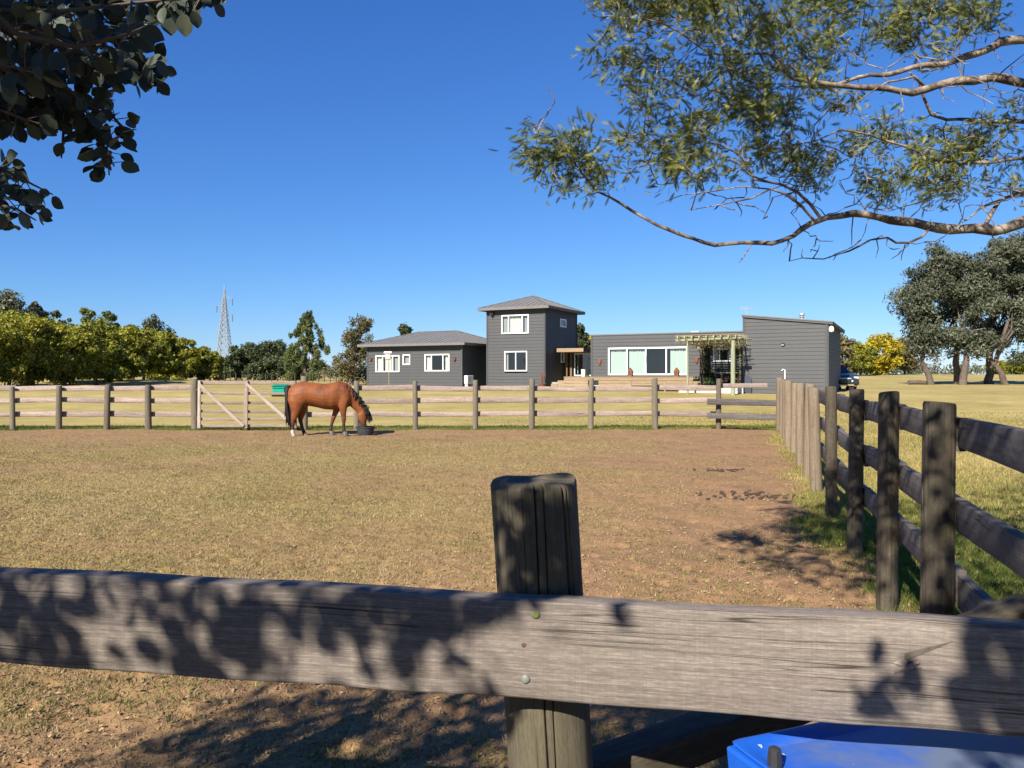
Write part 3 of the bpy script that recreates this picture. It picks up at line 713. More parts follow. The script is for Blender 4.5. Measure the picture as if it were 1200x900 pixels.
# ------------------------------------------------------------------ house complex (all blocks turned 27 degrees)
YAW = R(27); U = Vector((math.cos(YAW), -math.sin(YAW), 0)); NF = Vector((-math.sin(YAW), -math.cos(YAW), 0))
def frame_at(px, Y): return (Vector((px2x(px, Y), Y, 0)), U, NF)
def s_on(fr, px):                            # distance along a wall where a photo column meets it
    P, u, n = fr; k = (px-600)/F; return (k*P.y-P.x)/(u.x-k*u.y)
def z_on(fr, s, py): return EYE-(py-HY)/F*(fr[0].y+fr[1].y*s)
def side_frame(fr, s):                       # wall leaving the front at s and running backwards, facing right
    P, u, n = fr; return (P+u*s, -n, u)
def siding(name, fr, L, z0, ztop, openings, parent, board=.21, matk='siding'):
    """lap boards with real laps, split round the openings; ztop(s) gives the wall head"""
    P, u, n = fr; mb = MB(); zmax = max(ztop(0), ztop(L)); zs = set(); k = 0
    while z0+k*board < zmax: zs.add(round(z0+k*board, 4)); k += 1
    rows = sorted(zs); cuts = sorted(zs | {round(o[2], 4) for o in openings} | {round(o[3], 4) for o in openings} | {round(zmax, 4)})
    lap = .022
    g = lambda s, d, z: (P.x+u.x*s+n.x*d, P.y+u.y*s+n.y*d, z)
    for a, b in zip(cuts[:-1], cuts[1:]):
        if b-a < 1e-4 or a < z0-1e-6: continue
        r0 = max(r for r in rows if r <= a+1e-6); da = lap*(1-(a-r0)/board); db = lap*(1-(b-r0)/board)
        iv = [(0.0, L)]
        for (s0, s1, oz0, oz1) in openings:
            if oz0 < b-1e-5 and oz1 > a+1e-5:
                nv = []
                for (q0, q1) in iv:
                    if s0 > q0: nv.append((q0, min(q1, s0)))
                    if s1 < q1: nv.append((max(q0, s1), q1))
                iv = [q for q in nv if q[1]-q[0] > 1e-4]
        for (q0, q1) in iv:
            t0a, t0b = ztop(q0), ztop(q1)
            if a >= max(t0a, t0b)-1e-4: continue
            if min(t0a, t0b) >= b-1e-4:
                mb.quad(g(q0, da, a), g(q1, da, a), g(q1, db, b), g(q0, db, b))
            else:                            # clip under a sloping head
                sl = (t0b-t0a)/(q1-q0); cl = lambda s: min(b, t0a+sl*(s-q0)); pts = [g(q0, da, a)] if t0a > a else []
                sa = q0+(a-t0a)/sl if sl else q0; sb = q0+(b-t0a)/sl if sl else q0
                if sl < 0:
                    e = min(q1, sa); pts = [g(q0, da, a), g(e, da, a)]
                    if e < sa-1e-5: pts.append(g(e, db, cl(e)))
                    if q0 < sb < q1: pts += [g(sb, db, b), g(q0, db, b)]
                    else: pts.append(g(q0, db, cl(q0)))
                else:
                    e = max(q0, sa); pts = [g(e, da, a), g(q1, da, a), g(q1, db, cl(q1))]
                    if q0 < sb < q1: pts.append(g(sb, db, b))
                    if e > sa+1e-5: pts.append(g(e, db, cl(e)))
                if len(pts) > 2: mb.poly(pts)
            if abs(a-r0) < 1e-5 and a > z0+1e-4: mb.quad(g(q0, 0, a), g(q1, 0, a), g(q1, da, a), g(q0, da, a))
    return mb.build(name, M[matk], parent)
def window(parent, fr, s0, s1, z0, z1, mull=(), curtains=(), fw=.07, sill=True, inside=True, transom=None):
    """frame with panes set back in the opening; curtains: (f0, f1, material)"""
    P, u, n = fr; mb = MB(); D0, D1 = -.05, .06
    mb.fbox(fr, s0-.004, s1+.004, D0, D1, z0-.004, z0+fw); mb.fbox(fr, s0-.004, s1+.004, D0, D1, z1-fw, z1+.004)
    mb.fbox(fr, s0-.002, s0+fw, D0+.002, D1-.002, z0+fw, z1-fw); mb.fbox(fr, s1-fw, s1+.002, D0+.002, D1-.002, z0+fw, z1-fw)
    edges = [s0+fw]
    for f in mull:
        sm = s0+(s1-s0)*f; mb.fbox(fr, sm-fw*.42, sm+fw*.42, D0+.004, D1-.006, z0+fw, z1-fw); edges += [sm-fw*.42, sm+fw*.42]
    edges.append(s1-fw)
    wo = mb.build('window', M['white_frame'], parent)
    for k in range(0, len(edges), 2):
        mb = MB(); gq = lambda s_, z_: (P.x+u.x*s_-n.x*.008, P.y+u.y*s_-n.y*.008, z_); mb.quad(gq(edges[k]-.01, z0+fw-.01), gq(edges[k+1]+.01, z0+fw-.01), gq(edges[k+1]+.01, z1-fw+.01), gq(edges[k]-.01, z1-fw+.01)); mb.build('pane', M['glass'], wo)
    for (f0, f1, mk) in curtains:
        a, b = s0+(s1-s0)*f0, s0+(s1-s0)*f1; m_ = max(6, int((b-a)/.05)); mb = MB()
        i0 = len(mb.v)
        for i in range(m_+1):
            s = a+(b-a)*i/m_; d = -.16+.03*math.sin(i*1.9)+.012*math.sin(i*.7)
            mb.add([(P.x+u.x*s+n.x*d, P.y+u.y*s+n.y*d, z0+.03), (P.x+u.x*s+n.x*d, P.y+u.y*s+n.y*d, z1-.03)])
        for i in range(m_): mb.face((i0+2*i, i0+2*i+2, i0+2*i+3, i0+2*i+1))
        autosmooth(mb.build('curtain', M[mk], wo), 80)
    return wo
def trim(parent, fr, s, z0, z1, wd=.10, name='corner_board', mk='siding', proud=.048):
    mb = MB(); mb.fbox(fr, s-wd/2, s+wd/2, -.05, proud, z0, z1); return mb.build(name, M[mk], parent)
def plainwall(name, fr, L, z0, z1, parent, mk='siding', th=.08):
    mb = MB(); mb.fbox(fr, 0, L, -th, 0, z0, z1); return mb.build(name, M[mk], parent)
def hip_roof(parent, fr, s0, s1, d0, d1, ze, rise, ridge, over=.5, fh=.15):
    """eaves rectangle s0..s1 by d0(front)..d1(back, negative); ridge = half length of the ridge along s"""
    P, u, n = fr; g = lambda s, d, z: Vector((P.x+u.x*s+n.x*d, P.y+u.y*s+n.y*d, z))
    a0, a1, b0, b1 = s0-over, s1+over, d0+over, d1-over; sc, dc = (a0+a1)/2, (b0+b1)/2
    E = [g(a0, b0, ze+fh), g(a1, b0, ze+fh), g(a1, b1, ze+fh), g(a0, b1, ze+fh)]; Rg = [g(sc-ridge, dc, ze+fh+rise), g(sc+ridge, dc, ze+fh+rise)]
    mb = MB()
    if ridge > .05: mb.poly([E[0], E[1], Rg[1], Rg[0]]); mb.poly([E[1], E[2], Rg[1]]); mb.poly([E[2], E[3], Rg[0], Rg[1]]); mb.poly([E[3], E[0], Rg[0]])
    else:
        for k in range(4): mb.poly([E[k], E[(k+1) % 4], Rg[0]])
    for q in mb.v[:]: pass
    ro = mb.build('roof', M['roof'], parent)
    mb = MB()
    mb.quad(g(a0+.02, b0-.02, ze+.03), g(a0+.02, b1+.02, ze+.03), g(a1-.02, b1+.02, ze+.03), g(a1-.02, b0-.02, ze+.03)); mb.build('soffit', M['fascia'], parent)
    for (q0, q1) in ((0, 1), (1, 2), (2, 3), (3, 0)):
        A, B = E[q0], E[q1]; d = (B-A).normalized(); o = Vector((d.y, -d.x, 0)); mb = MB()
        mb.hexa([A+Vector((0,0,-fh))+o*.012, B+Vector((0,0,-fh))+o*.012, B+Vector((0,0,-fh))-o*.02, A+Vector((0,0,-fh))-o*.02, A+o*.012+Vector((0,0,.015)), B+o*.012+Vector((0,0,.015)), B-o*.02+Vector((0,0,.008)), A-o*.02+Vector((0,0,.008))])
        mb.build('fascia', M['roof'], parent)
    # hip and ridge caps
    for A, B in ([(E[0], Rg[0]), (E[1], Rg[-1]), (E[2], Rg[-1]), (E[3], Rg[0])]+([(Rg[0], Rg[1])] if ridge > .05 else [])):
        mb = MB(); mb.bar(A+Vector((0,0,.02)), B+Vector((0,0,.02)), .14, ht=.03); mb.build('ridge_cap', M['roof'], ro)
    # standing ribs of the sheet on the four slopes
    mb = MB()
    for (A, B, q0, q1) in ((E[0], E[1], Rg[0], Rg[-1]), (E[1], E[2], Rg[-1], Rg[-1]), (E[3], E[0], Rg[0], Rg[0])):
        L = (B-A).length; n_ = int(L/.38); d = (B-A).normalized(); s_ = (q0-A).dot(d); e_ = (q1-A).dot(d)
        foot = A+d*s_; upv = (q0-foot)
        for k in range(1, n_):
            x = L*k/n_; f = min(1, x/s_ if s_ > .01 else 1, (L-x)/(L-e_) if L-e_ > .01 else 1)
            mb.bar(A+d*x+Vector((0,0,.012)), A+d*x+upv*f+Vector((0,0,.012)), .035, ht=.02)
    mb.build('rib_lines', M['roof'], ro)
    return ro
GZ = .45                                     # wall feet go below the turf

# ---- left bungalow
fl = frame_at(430.5, 54.5); PL = fl[0]; LL = s_on(fl, 541)
lh = thing('grey_bungalow', 'low grey clapboard bungalow with hipped roof and three white windows', 'house', (PL.x+U.x*3.5, PL.y+U.y*3.5, .6))
ze = 3.56; ops = []
def opening(fr, x0, y0, x1, y1):
    s0, s1 = s_on(fr, x0), s_on(fr, x1); sm = (s0+s1)/2; return (s0, s1, z_on(fr, sm, y1), z_on(fr, sm, y0))
W1 = opening(fl, 440.5, 416.5, 468.5, 436); W2 = opening(fl, 472.5, 415.5, 481, 427.5); W3 = opening(fl, 498, 415, 527, 435)
siding('wall', fl, LL, GZ, lambda s: ze+.05, [W1, W2, W3], lh)
window(lh, fl, *W1, mull=(.30, .72), curtains=((0, .27, 'curtain_white'), (.74, 1, 'curtain_grey'), (.34, .62, 'curtain_white')))
window(lh, fl, *W2, curtains=((.1, .9, 'curtain_grey'),))
window(lh, fl, *W3, mull=(.28, .74), curtains=((0, .24, 'curtain_white'), (.78, 1, 'curtain_white')))
fs = side_frame(fl, LL); DL = 6.2
door = (3.6, 4.6, GZ+.2, 2.95)
siding('wall', fs, DL, GZ, lambda s: ze+.05, [door], lh)
mb = MB(); mb.fbox(fs, 3.6, 4.6, -.06, .01, GZ+.2, 2.95); dr = mb.build('door', M['porch'], lh)
mb = MB(); mb.fbox(fs, 3.7, 3.74, .01, .05, 1.5, 1.65); mb.build('handle', M['steel'], dr)
bk = (PL+(-NF)*DL, U, -NF)
plainwall('wall', (PL-NF*DL, U, NF), LL, GZ, ze, lh); mb = MB(); mb.fbox(fl, .0, .08, -DL, -.06, GZ, ze); mb.build('wall', M['siding'], lh)
mb = MB(); mb.fbox(fl, .1, LL-.1, -DL+.1, -.3, .62, .70); mb.build('floor', M['inside'], lh)
mb = MB(); mb.fbox(fl, .1, LL-.1, -2.6, -2.5, .70, ze); mb.build('inner_wall', M['inside'], lh)
trim(lh, fl, 0.03, GZ, ze, .1); trim(lh, fl, LL-.02, GZ, ze, .1); trim(lh, fs, .05, GZ, ze, .1)
hip_roof(lh, fl, 0, LL, 0, -DL, ze, 1.02, 1.6)
mb = MB(); mb.tube([PL+U*(LL+.06)+NF*.07+Vector((0, 0, GZ)), PL+U*(LL+.06)+NF*.07+Vector((0, 0, ze))], .045, 10); mb.build('downpipe', M['fascia'], lh)
for px in (435, 533):                        # heart-shaped iron wall lamps
    s = s_on(fl, px); z = z_on(fl, s, 421); mb = MB()
    pts = [(0, -.16), (.12, 0), (.12, .09), (.06, .13), (0, .08), (-.06, .13), (-.12, .09), (-.12, 0)]
    g = lambda a, d, zz: Vector((PL.x+U.x*a+NF.x*d, PL.y+U.y*a+NF.y*d, zz))
    mb.loft([[g(s+x, d, z+y) for x, y in pts] for d in (.02, .12)]); mb.build('wall_lamp', M['rust'], lh)
ac = thing('air_conditioner', 'white air conditioner unit against the side wall of the bungalow', 'air conditioner', PL+U*(LL+.3)-NF*.5+Vector((0, 0, .95)))
mb = MB(); mb.fbox(fs, .15, .95, .06, .36, 1.0, 1.55); bevel(mb.build('casing', M['white_plastic'], ac), .02)
mb = MB()
for k in range(14):
    a0, a1 = 6.283*k/14, 6.283*(k+.6)/14
    mb.poly([(fs[0].x+fs[1].x*(.45+.2*math.cos(a)*r_)+fs[2].x*.368, fs[0].y+fs[1].y*(.45+.2*math.cos(a)*r_)+fs[2].y*.368, 1.28+.2*math.sin(a)*r_) for a, r_ in ((a0, .3), (a1, .3), (a1, 1), (a0, 1))])
mb.build('fan_grille', M['grey_plastic'], ac)
for s in (.25, .85):
    mb = MB(); mb.fbox(fs, s-.03, s+.03, .04, .34, .72, 1.0); mb.build('bracket', M['grey_plastic'], ac)

# ---- tower
ft = frame_at(570.5, 51.44); PT = ft[0]; LT = s_on(ft, 638.5); DT = 5.4; zt = 5.86
tw = thing('grey_tower', 'two-storey grey clapboard tower with pyramid roof', 'house', (PT.x+U.x*2, PT.y+U.y*2, .6))
T1 = opening(ft, 588, 369, 620, 391); T2 = opening(ft, 591.5, 411.5, 618, 435)
siding('wall', ft, LT, GZ, lambda s: zt+.05, [T1, T2], tw)
window(tw, ft, *T1, mull=(.26, .76), curtains=((0, .22, 'curtain_grey'), (.25, .78, 'curtain_white'), (.8, 1, 'curtain_grey')))
window(tw, ft, *T2, mull=(.5,), curtains=((.0, .1, 'curtain_white'),))
f2 = side_frame(ft, LT)
T3 = opening(f2, 656, 374, 663, 383.5); T4 = opening(f2, 657, 413, 661, 425)
siding('wall', f2, DT, GZ, lambda s: zt+.05, [T3, T4], tw)
window(tw, f2, *T3, fw=.09); window(tw, f2, *T4, fw=.07)
plainwall('wall', (PT-NF*DT, U, NF), LT, GZ, zt, tw); mb = MB(); mb.fbox(ft, 0, .08, -DT, -.06, GZ, zt); mb.build('wall', M['siding'], tw)
for z in (.7, 3.3, 5.7):
    mb = MB(); mb.fbox(ft, .1, LT-.1, -DT+.1, -.25, z-.08, z); mb.build('floor', M['inside'], tw)
mb = MB(); mb.fbox(ft, .1, LT-.1, -2.1, -2.0, .75, 5.6); mb.build('inner_wall', M['inside'], tw)
trim(tw, ft, .04, GZ, zt, .1); trim(tw, ft, LT-.03, GZ, zt, .1); trim(tw, f2, .05, GZ, zt, .1); trim(tw, f2, DT-.04, GZ, zt, .1)
hip_roof(tw, ft, 0, LT, 0, -DT, zt, 1.0, .02, .46, .16)
s = s_on(ft, 577.5); z = z_on(ft, s, 367.5); mb = MB(); mb.fbox(ft, s-.12, s+.12, .03, .22, z-.08, z+.1); mb.fbox(ft, s-.05, s+.05, .22, .3, z-.14, z-.0)
mb.build('flood_light', M['black_metal'], tw)

# ---- wing with the sliding doors, monopitch parapet
fw_ = frame_at(692.5, 48.5); PW = fw_[0]; LW = s_on(fw_, 874); FLZ = 1.50; zw = 4.06
wg = thing('grey_wing', 'long grey single-storey wing with four-leaf white sliding doors', 'house', (PW.x+U.x*4, PW.y+U.y*4, .6))
D1 = opening(fw_, 713, 407, 806, 439.5); K1 = opening(fw_, 836, 408.5, 856.5, 423.5)
siding('wall', fw_, LW, GZ, lambda s: zw, [D1, K1], wg)
dw = window(wg, fw_, *D1, mull=(.245, .485, .74), curtains=((.02, .235, 'curtain'), (.26, .47, 'curtain'), (.78, .98, 'curtain')), fw=.085)
window(wg, fw_, *K1, mull=(.36,), fw=.075, curtains=())
sd1 = D1[0]+(D1[1]-D1[0])*.485; mb = MB(); mb.fbox(fw_, sd1-.03, sd1+.03, .05, .09, 2.35, 2.75); mb.build('door_handle', M['white_frame'], dw)
DW = 6.5
plainwall('wall', (PW-NF*DW, U, NF), LW, GZ, zw-.3, wg)
mb = MB(); mb.fbox(fw_, 0, .08, -DW, -.06, GZ, zw-.02); mb.build('wall', M['siding'], wg)
mb = MB(); mb.fbox(fw_, .1, LW, -DW+.1, -.25, FLZ-.1, FLZ); mb.build('floor', M['inside'], wg)
mb = MB(); mb.fbox(fw_, .1, LW, -4.1, -4.0, FLZ, 3.8); mb.build('inner_wall', M['inside'], wg)
mb = MB(); g = lambda a, d, zz: Vector((PW.x+U.x*a+NF.x*d, PW.y+U.y*a+NF.y*d, zz))
mb.hexa([g(-.05, .05, zw), g(LW, .05, zw), g(LW, -DW-.2, zw-.35), g(-.05, -DW-.2, zw-.35), g(-.05, .05, zw+.07), g(LW, .05, zw+.07), g(LW, -DW-.2, zw-.28), g(-.05, -DW-.2, zw-.28)])
mb.build('roof', M['roof'], wg); trim(wg, fw_, .05, GZ, zw-.003, .1)
def wall_pocket(px, py):                     # terracotta half-pot sconces
    s = s_on(fw_, px); z = z_on(fw_, s, py); mb = MB(); rings = []
    for (dz, r_) in ((-.2, .04), (-.15, .08), (0, .11), (.13, .12), (.15, .1)):
        rings.append([g(s+r_*math.cos(R(180*k/8)), .046+r_*.8*math.sin(R(180*k/8)), z+dz) for k in range(9)])
    mb.loft(rings); autosmooth(mb.build('wall_sconce', M['terracotta'], wg))
wall_pocket(703, 424); wall_pocket(816.5, 422)
s = s_on(fw_, 824); mb = MB(); q = g(s, -.8, 0); mb.tube([q+Vector((0, 0, 3.9)), q+Vector((0, 0, 4.55))], .018, 6); mb.build('roof_pipe', M['steel'], wg)
s = s_on(fw_, 813); mb = MB(); mb.fbox(fw_, s-.22, s+.22, -.7, -.3, zw-.1, zw+.13); mb.build('roof_vent', M['white_plastic'], wg)

# ---- porch linking tower and wing
Y0p = 50.2; fp = (PT+U*LT-NF*3.2, U, NF); LP = (PW-fp[0]).dot(U)
lp = thing('entry_porch', 'timber-roofed glazed entry between the tower and the wing', 'porch', fp[0]+Vector((1, 0, .6)))
sp0, sp1 = .12, s_on(fp, 694)
mb = MB(); mb.fbox(fp, sp0-.05, sp1, -.2, 1.6, 3.10, 3.34); mb.build('roof_beam', M['deck'], lp)
mb = MB(); mb.fbox(fp, sp0-.05, sp1, -2.2, -.2, 3.12, 3.3); mb.build('roof_deck', M['porch'], lp)
for s in (sp0+.08, sp0+.42): 
    mb = MB(); mb.fbox(fp, s-.07, s+.07, .0, .14, GZ, 3.1); mb.build('post', M['porch'], lp)
PWN = (sp0+.62, sp1-.02, FLZ+.03, 3.04)
window(lp, fp, *PWN, fw=.06)
mb = MB(); mb.fbox(fp, sp0, sp1, -2.3, -2.2, GZ, 3.1); mb.build('back_wall', M['curtain_white'], lp)
mb = MB(); mb.fbox(fp, sp0, sp1, -2.2, -.06, FLZ-.15, FLZ-.02); mb.build('floor', M['inside'], lp)
mb = MB(); mb.fbox(fp, sp0+.62, sp1, -.05, .04, GZ, FLZ+.0); mb.build('base_wall', M['porch'], lp)
def coat(s, mk, wdt, z0, z1, label):
    P = fp[0]; g3 = lambda a, d, zz: (P.x+U.x*a+NF.x*d, P.y+U.y*a+NF.y*d, zz); mb = MB(); rings = []
    for f in (0, .12, .3, .6, .85, 1):
        wv = wdt*(.25 if f == 0 else .9 if f < .2 else 1.0+.1*math.sin(f*9)); z = z1-(z1-z0)*f
        rings.append([g3(s+wv*math.cos(6.283*k/10), -.55+.09*math.sin(6.283*k/10)*(1+.2*math.sin(k*2+f*5)), z) for k in range(10)])
    mb.loft(rings[::-1]); o = autosmooth(mb.build('hanging_coat', M[mk])); tag(o, label, 'coat')
coat(sp0+.95, 'cloth_red', .2, 2.0, 2.85, 'dark red coat hanging inside the glazed entry'); coat(sp0+1.5, 'cloth_black', .22, 1.85, 2.85, 'black coat hanging inside the glazed entry')
mb = MB(); c = fp[0]+U*(sp1-.35)+NF*.7; mb.loft([[c+Vector((r_*math.cos(6.283*k/14), r_*math.sin(6.283*k/14), z)) for k in range(14)] for (r_, z) in ((.13, FLZ-.02), (.16, FLZ+.45), (.17, FLZ+.46), (.15, FLZ+.46), (.13, FLZ+.1))])
tag(autosmooth(mb.build('white_bin', M['white_plastic'])), 'white bin standing on the deck by the glazed entry', 'bin')

# ---- right block with a single-slope roof
fb_ = frame_at(870.5, 41.5); PB = fb_[0]; LB = s_on(fb_, 970); zl = z_on(fb_, 0, 372); zr = z_on(fb_, LB, 379.5)
bl = thing('grey_gable_block', 'tall plain grey clapboard block with single-slope roof and chimney', 'house', (PB.x+U.x*2, PB.y+U.y*2, .6))
top = lambda s: zl+(zr-zl)*s/LB
siding('wall', fb_, LB, .4, top, [], bl, .2); DB = 9.0
f3 = side_frame(fb_, LB); siding('wall', f3, DB, .4, lambda s: zr, [], bl, .2)
mb = MB(); mb.fbox(fb_, 0, .08, -DB, -.02, .4, zl-.1); mb.build('wall', M['siding'], bl); plainwall('wall', (PB-NF*DB, U, NF), LB, .4, zr, bl)
trim(bl, fb_, .06, .4, zl-.06, .12); trim(bl, fb_, LB-.06, .4, zr-.03, .12); trim(bl, f3, .07, .4, zr-.03, .12)
g4 = lambda a, d, zz: Vector((PB.x+U.x*a+NF.x*d, PB.y+U.y*a+NF.y*d, zz))
mb = MB(); sl = (zr-zl)/LB; a0, a1 = -.04, LB+.24
mb.hexa([g4(a0, .10, top(a0)), g4(a1, .10, top(a1)), g4(a1, -DB-.2, top(a1)), g4(a0, -DB-.2, top(a0)), g4(a0, .10, top(a0)+.12), g4(a1, .10, top(a1)+.12), g4(a1, -DB-.2, top(a1)+.12), g4(a0, -DB-.2, top(a0)+.12)])
mb.build('roof', M['fascia'], bl)
mb = MB(); mb.hexa([g4(a0-.02, .13, top(a0)+.09), g4(a1+.02, .13, top(a1)+.09), g4(a1+.02, -DB, top(a1)+.123), g4(a0-.02, -DB, top(a0)+.123), g4(a0-.02, .13, top(a0)+.15), g4(a1+.02, .13, top(a1)+.15), g4(a1+.02, -DB, top(a1)+.15), g4(a0-.02, -DB, top(a0)+.15)])
mb.build('roof_flashing', M['roof'], bl)
s = s_on(fb_, 936.5); q = g4(s, -1.2, 0); zc = top(s); mb = MB()
mb.loft([[q+Vector((r_*math.cos(6.283*k/14), r_*math.sin(6.283*k/14), zc+z)) for k in range(14)] for (r_, z) in ((.10, -.1), (.10, .30), (.15, .31), (.15, .34), (.10, .35), (.10, .42), (.17, .43), (.15, .52), (.04, .53))])
autosmooth(mb.build('chimney', M['steel'], bl))
s = s_on(fb_, 917.5); z = z_on(fb_, s, 403); mb = MB(); mb.fbox(fb_, s-.09, s+.09, .03, .14, z-.05, z+.05); lm = mb.build('wall_lamp', M['black_metal'], bl)
mb = MB(); mb.fbox(fb_, s-.06, s+.06, .06, .142, z-.075, z-.051); mb.build('lamp_glass', M['white_plastic'], lm)
s = s_on(fb_, 920); mb = MB(); z0_, z1_ = z_on(fb_, s, 442), z_on(fb_, s, 433.5); mb.tube([g4(s, .06, z0_-.4), g4(s, .06, z1_), g4(s-.1, .06, z1_+.03), g4(s-.16, .06, z1_-.05)], .03, 8); mb.build('vent_pipe', M['white_plastic'], bl)
mb = MB(); q = g4(LB+.18, .05, top(LB)-.28); mb.loft([[q+Vector((r_*math.cos(6.283*k/12), r_*math.sin(6.283*k/12), z)) for k in range(12)] for (r_, z) in ((.03, -.16), (.11, -.12), (.13, 0), (.1, .12), (.04, .16))]); autosmooth(mb.build('globe_lamp', M['white_plastic'], bl))
# aerial on the block's high corner
ant = thing('roof_aerial', 'small television aerial above the high corner of the right block', 'aerial', g4(.1, -.4, zl))
q = g4(.12, -.4, 0); mb = MB(); mb.tube([q+Vector((0, 0, zl)), q+Vector((0, 0, zl+.62))], .018, 6); mb.build('mast', M['steel'], ant)
mb = MB(); mb.bar(q+Vector((-.3, 0, zl+.5)), q+Vector((.3, 0, zl+.5)), .03); mb.build('boom', M['steel'], ant)
for k in range(5):
    mb = MB(); x = -.26+.13*k; mb.bar(q+Vector((x, -.05, zl+.5-.13+.03*k)), q+Vector((x, .05, zl+.5+.15-.02*k)), .022); mb.build('element', M['steel'], ant)

# ---- deck along the wing
dk_ = thing('timber_deck', 'pale timber deck and steps below the sliding doors', 'deck', g(3, 1.5, .6))
s0, s1 = s_on(fw_, 680)-.3, s_on(fw_, 828); yd = 2.0
nb = 12
for k in range(nb):
    mb = MB(); mb.fbox(fw_, s0, s1, .05+(yd-.05)*k/nb, .05+(yd-.05)*(k+1)/nb-.012, FLZ-.055+.001*(k % 2), FLZ-.02+.001*(k % 2)); mb.build('plank', M['deck'], dk_)
hb = [(s_on(fw_, 702.5), s_on(fw_, 714.5))]
for k in range(4):
    z1_ = FLZ-.065-.19*k; z0_ = z1_-.175
    segs = [(s0+.02, s1-.02)] if k in (0, 3) else [(s0+.02, hb[0][0]), (hb[0][1], s1-.02)]
    for (a, b) in segs:
        mb = MB(); mb.fbox(fw_, a, b, yd-.055, yd-.02+.002*k, z0_, z1_); mb.build('skirt_board', M['deck'], dk_)
mb = MB(); mb.fbox(fw_, hb[0][0], hb[0][1], yd-.5, yd-.45, .6, FLZ-.1); mb.build('hatch_back', M['grey_plastic'], dk_)
for k in range(3):                           # steps down beside the tower
    mb = MB(); mb.fbox(fw_, s0-.45*(k+1)+.01, s0-.45*k-.01, .4, yd-.1, .5, FLZ-.06-.2*(k+1)); mb.build('step', M['deck'], dk_)
hr = thing('deck_rail', 'low timber handrail on short posts at the deck edge', 'railing', g(8, 2.1, .6))
sa, sb = s_on(fw_, 752), s_on(fw_, 834)
mb = MB(); mb.fbox(fw_, sa, sb, 2.35, 2.43, 1.15, 1.22); mb.build('rail', M['deck'], hr)
for f in (.02, .5, .98):
    mb = MB(); s = sa+(sb-sa)*f; mb.fbox(fw_, s-.04, s+.04, 2.35, 2.42, .4, 1.149); mb.build('post', M['deck'], hr)
def lantern(px, label):                      # arched terracotta candle house
    s = s_on(fw_, px); a = g(s, .9, FLZ-.018); mb = MB(); prof = [(-.14, 0), (.14, 0), (.14, .30), (.11, .39), (.05, .46), (0, .54), (-.05, .46), (-.11, .39), (-.14, .30)]
    q = lambda x, d, z: a+U*x+NF*d+Vector((0, 0, z))
    t_ = thing('clay_lantern', label, 'lantern', a, 'clay lanterns before the sliding doors')
    mb.loft([[q(x, d, z) for x, z in prof] for d in (-.14, .14)]); bevel(mb.build('lantern_body', M['terracotta'], t_), .015)
    mb = MB(); mb.loft([[q(x*.55, d, .08+z*.6) for x, z in prof] for d in (.13, .146)]); mb.build('opening', M['rust'], t_)
lantern(744, 'arched terracotta lantern on the deck before the second curtained door leaf'); lantern(797.5, 'arched terracotta lantern on the deck near the pergola')

# ---- pergola
pz = 3.36
pg = thing('pergola', 'green-tinted timber pergola with cane roof beside the right block', 'pergola', Vector((11.3, 40, .55)))
PA = Vector((px2x(859, 39.6), 39.6, 0)); PBk = Vector((px2x(867.6, 42.6), 42.6, 0)); PC = PA-U*2.35; PD = PC-NF*4.0
for q, r_ in ((PA, .115), (PBk, .065), (PC, .06), (PD, .06)):
    mb = MB(); mb.tube([q+Vector((0, 0, .3)), q+Vector((0, 0, 1.8)), q+Vector((0, 0, pz))], [r_*1.03, r_, r_*.95], 14); autosmooth(mb.build('post', M['pergola'], pg))
fpg = (PC-U*.3, U, NF); LPG = 2.35+.75; DPG = 4.9
def pgp(s, d, z): return Vector((fpg[0].x+U.x*s+NF.x*d, fpg[0].y+U.y*s+NF.y*d, z-(-d)*.05))
for d in (.05, -2.5, -4.7):
    mb = MB(); mb.bar(pgp(-.3, d, pz+.07), pgp(LPG, d, pz+.16), .09, ht=.14); mb.build('beam', M['pergola'], pg)
for k in range(9):
    s = -.15+k*(LPG-.1)/8; mb = MB(); mb.bar(pgp(s, .35, pz+.20), pgp(s, -DPG, pz+.20), .07, ht=.10); mb.build('rafter', M['pergola'], pg)
rr = random.Random(4); mb = MB()
for k in range(150):
    d = .3-(DPG+.2)*k/150; 
    if rr.random() < .22: continue
    a = rr.uniform(-.4, .6); b = LPG-rr.uniform(-.2, .7)
    mb.bar(pgp(a, d+rr.uniform(-.02, .02), pz+.27+rr.uniform(0, .03)), pgp(b, d+rr.uniform(-.04, .04), pz+.27+rr.uniform(0, .05)), .022)
for k in range(330):
    s = rr.uniform(-.3, LPG); d = rr.uniform(-DPG, .35); mb.bar(pgp(s, d, pz+.27), pgp(s+rr.uniform(-.1, .1), d+rr.uniform(-.1, .1), pz-rr.uniform(0, .22)), .02)
o = mb.build('cane_roof', M['cane'], pg); o['kind'] = 'stuff'

# low stone wall, block planter
sw = thing('stone_wall', 'low pale stone planter wall in front of the pergola', 'wall', (10.6, 40.4, .5))
fsw = frame_at(795, 42.3); LS = s_on(fsw, 871); rr = random.Random(3)
for row in range(3):
    s = -rr.uniform(0, .3)*(row % 2); z = .42+row*.175
    while s < LS-.05:
        L = rr.uniform(.42, .75); a, b = max(s, 0), min(s+L, LS)
        if b-a > .06:
            mb = MB(); mb.fbox(fsw, a+.008, b-.008, -.22, rr.uniform(-.012, .012), z, z+.165); bevel(mb.build('stone', M['stone'], sw), .015, 1)
        s += L
mb = MB(); mb.fbox(fsw, .01, LS-.01, -.2, -.03, .35, .93); mb.build('mortar', M['concrete'], sw)

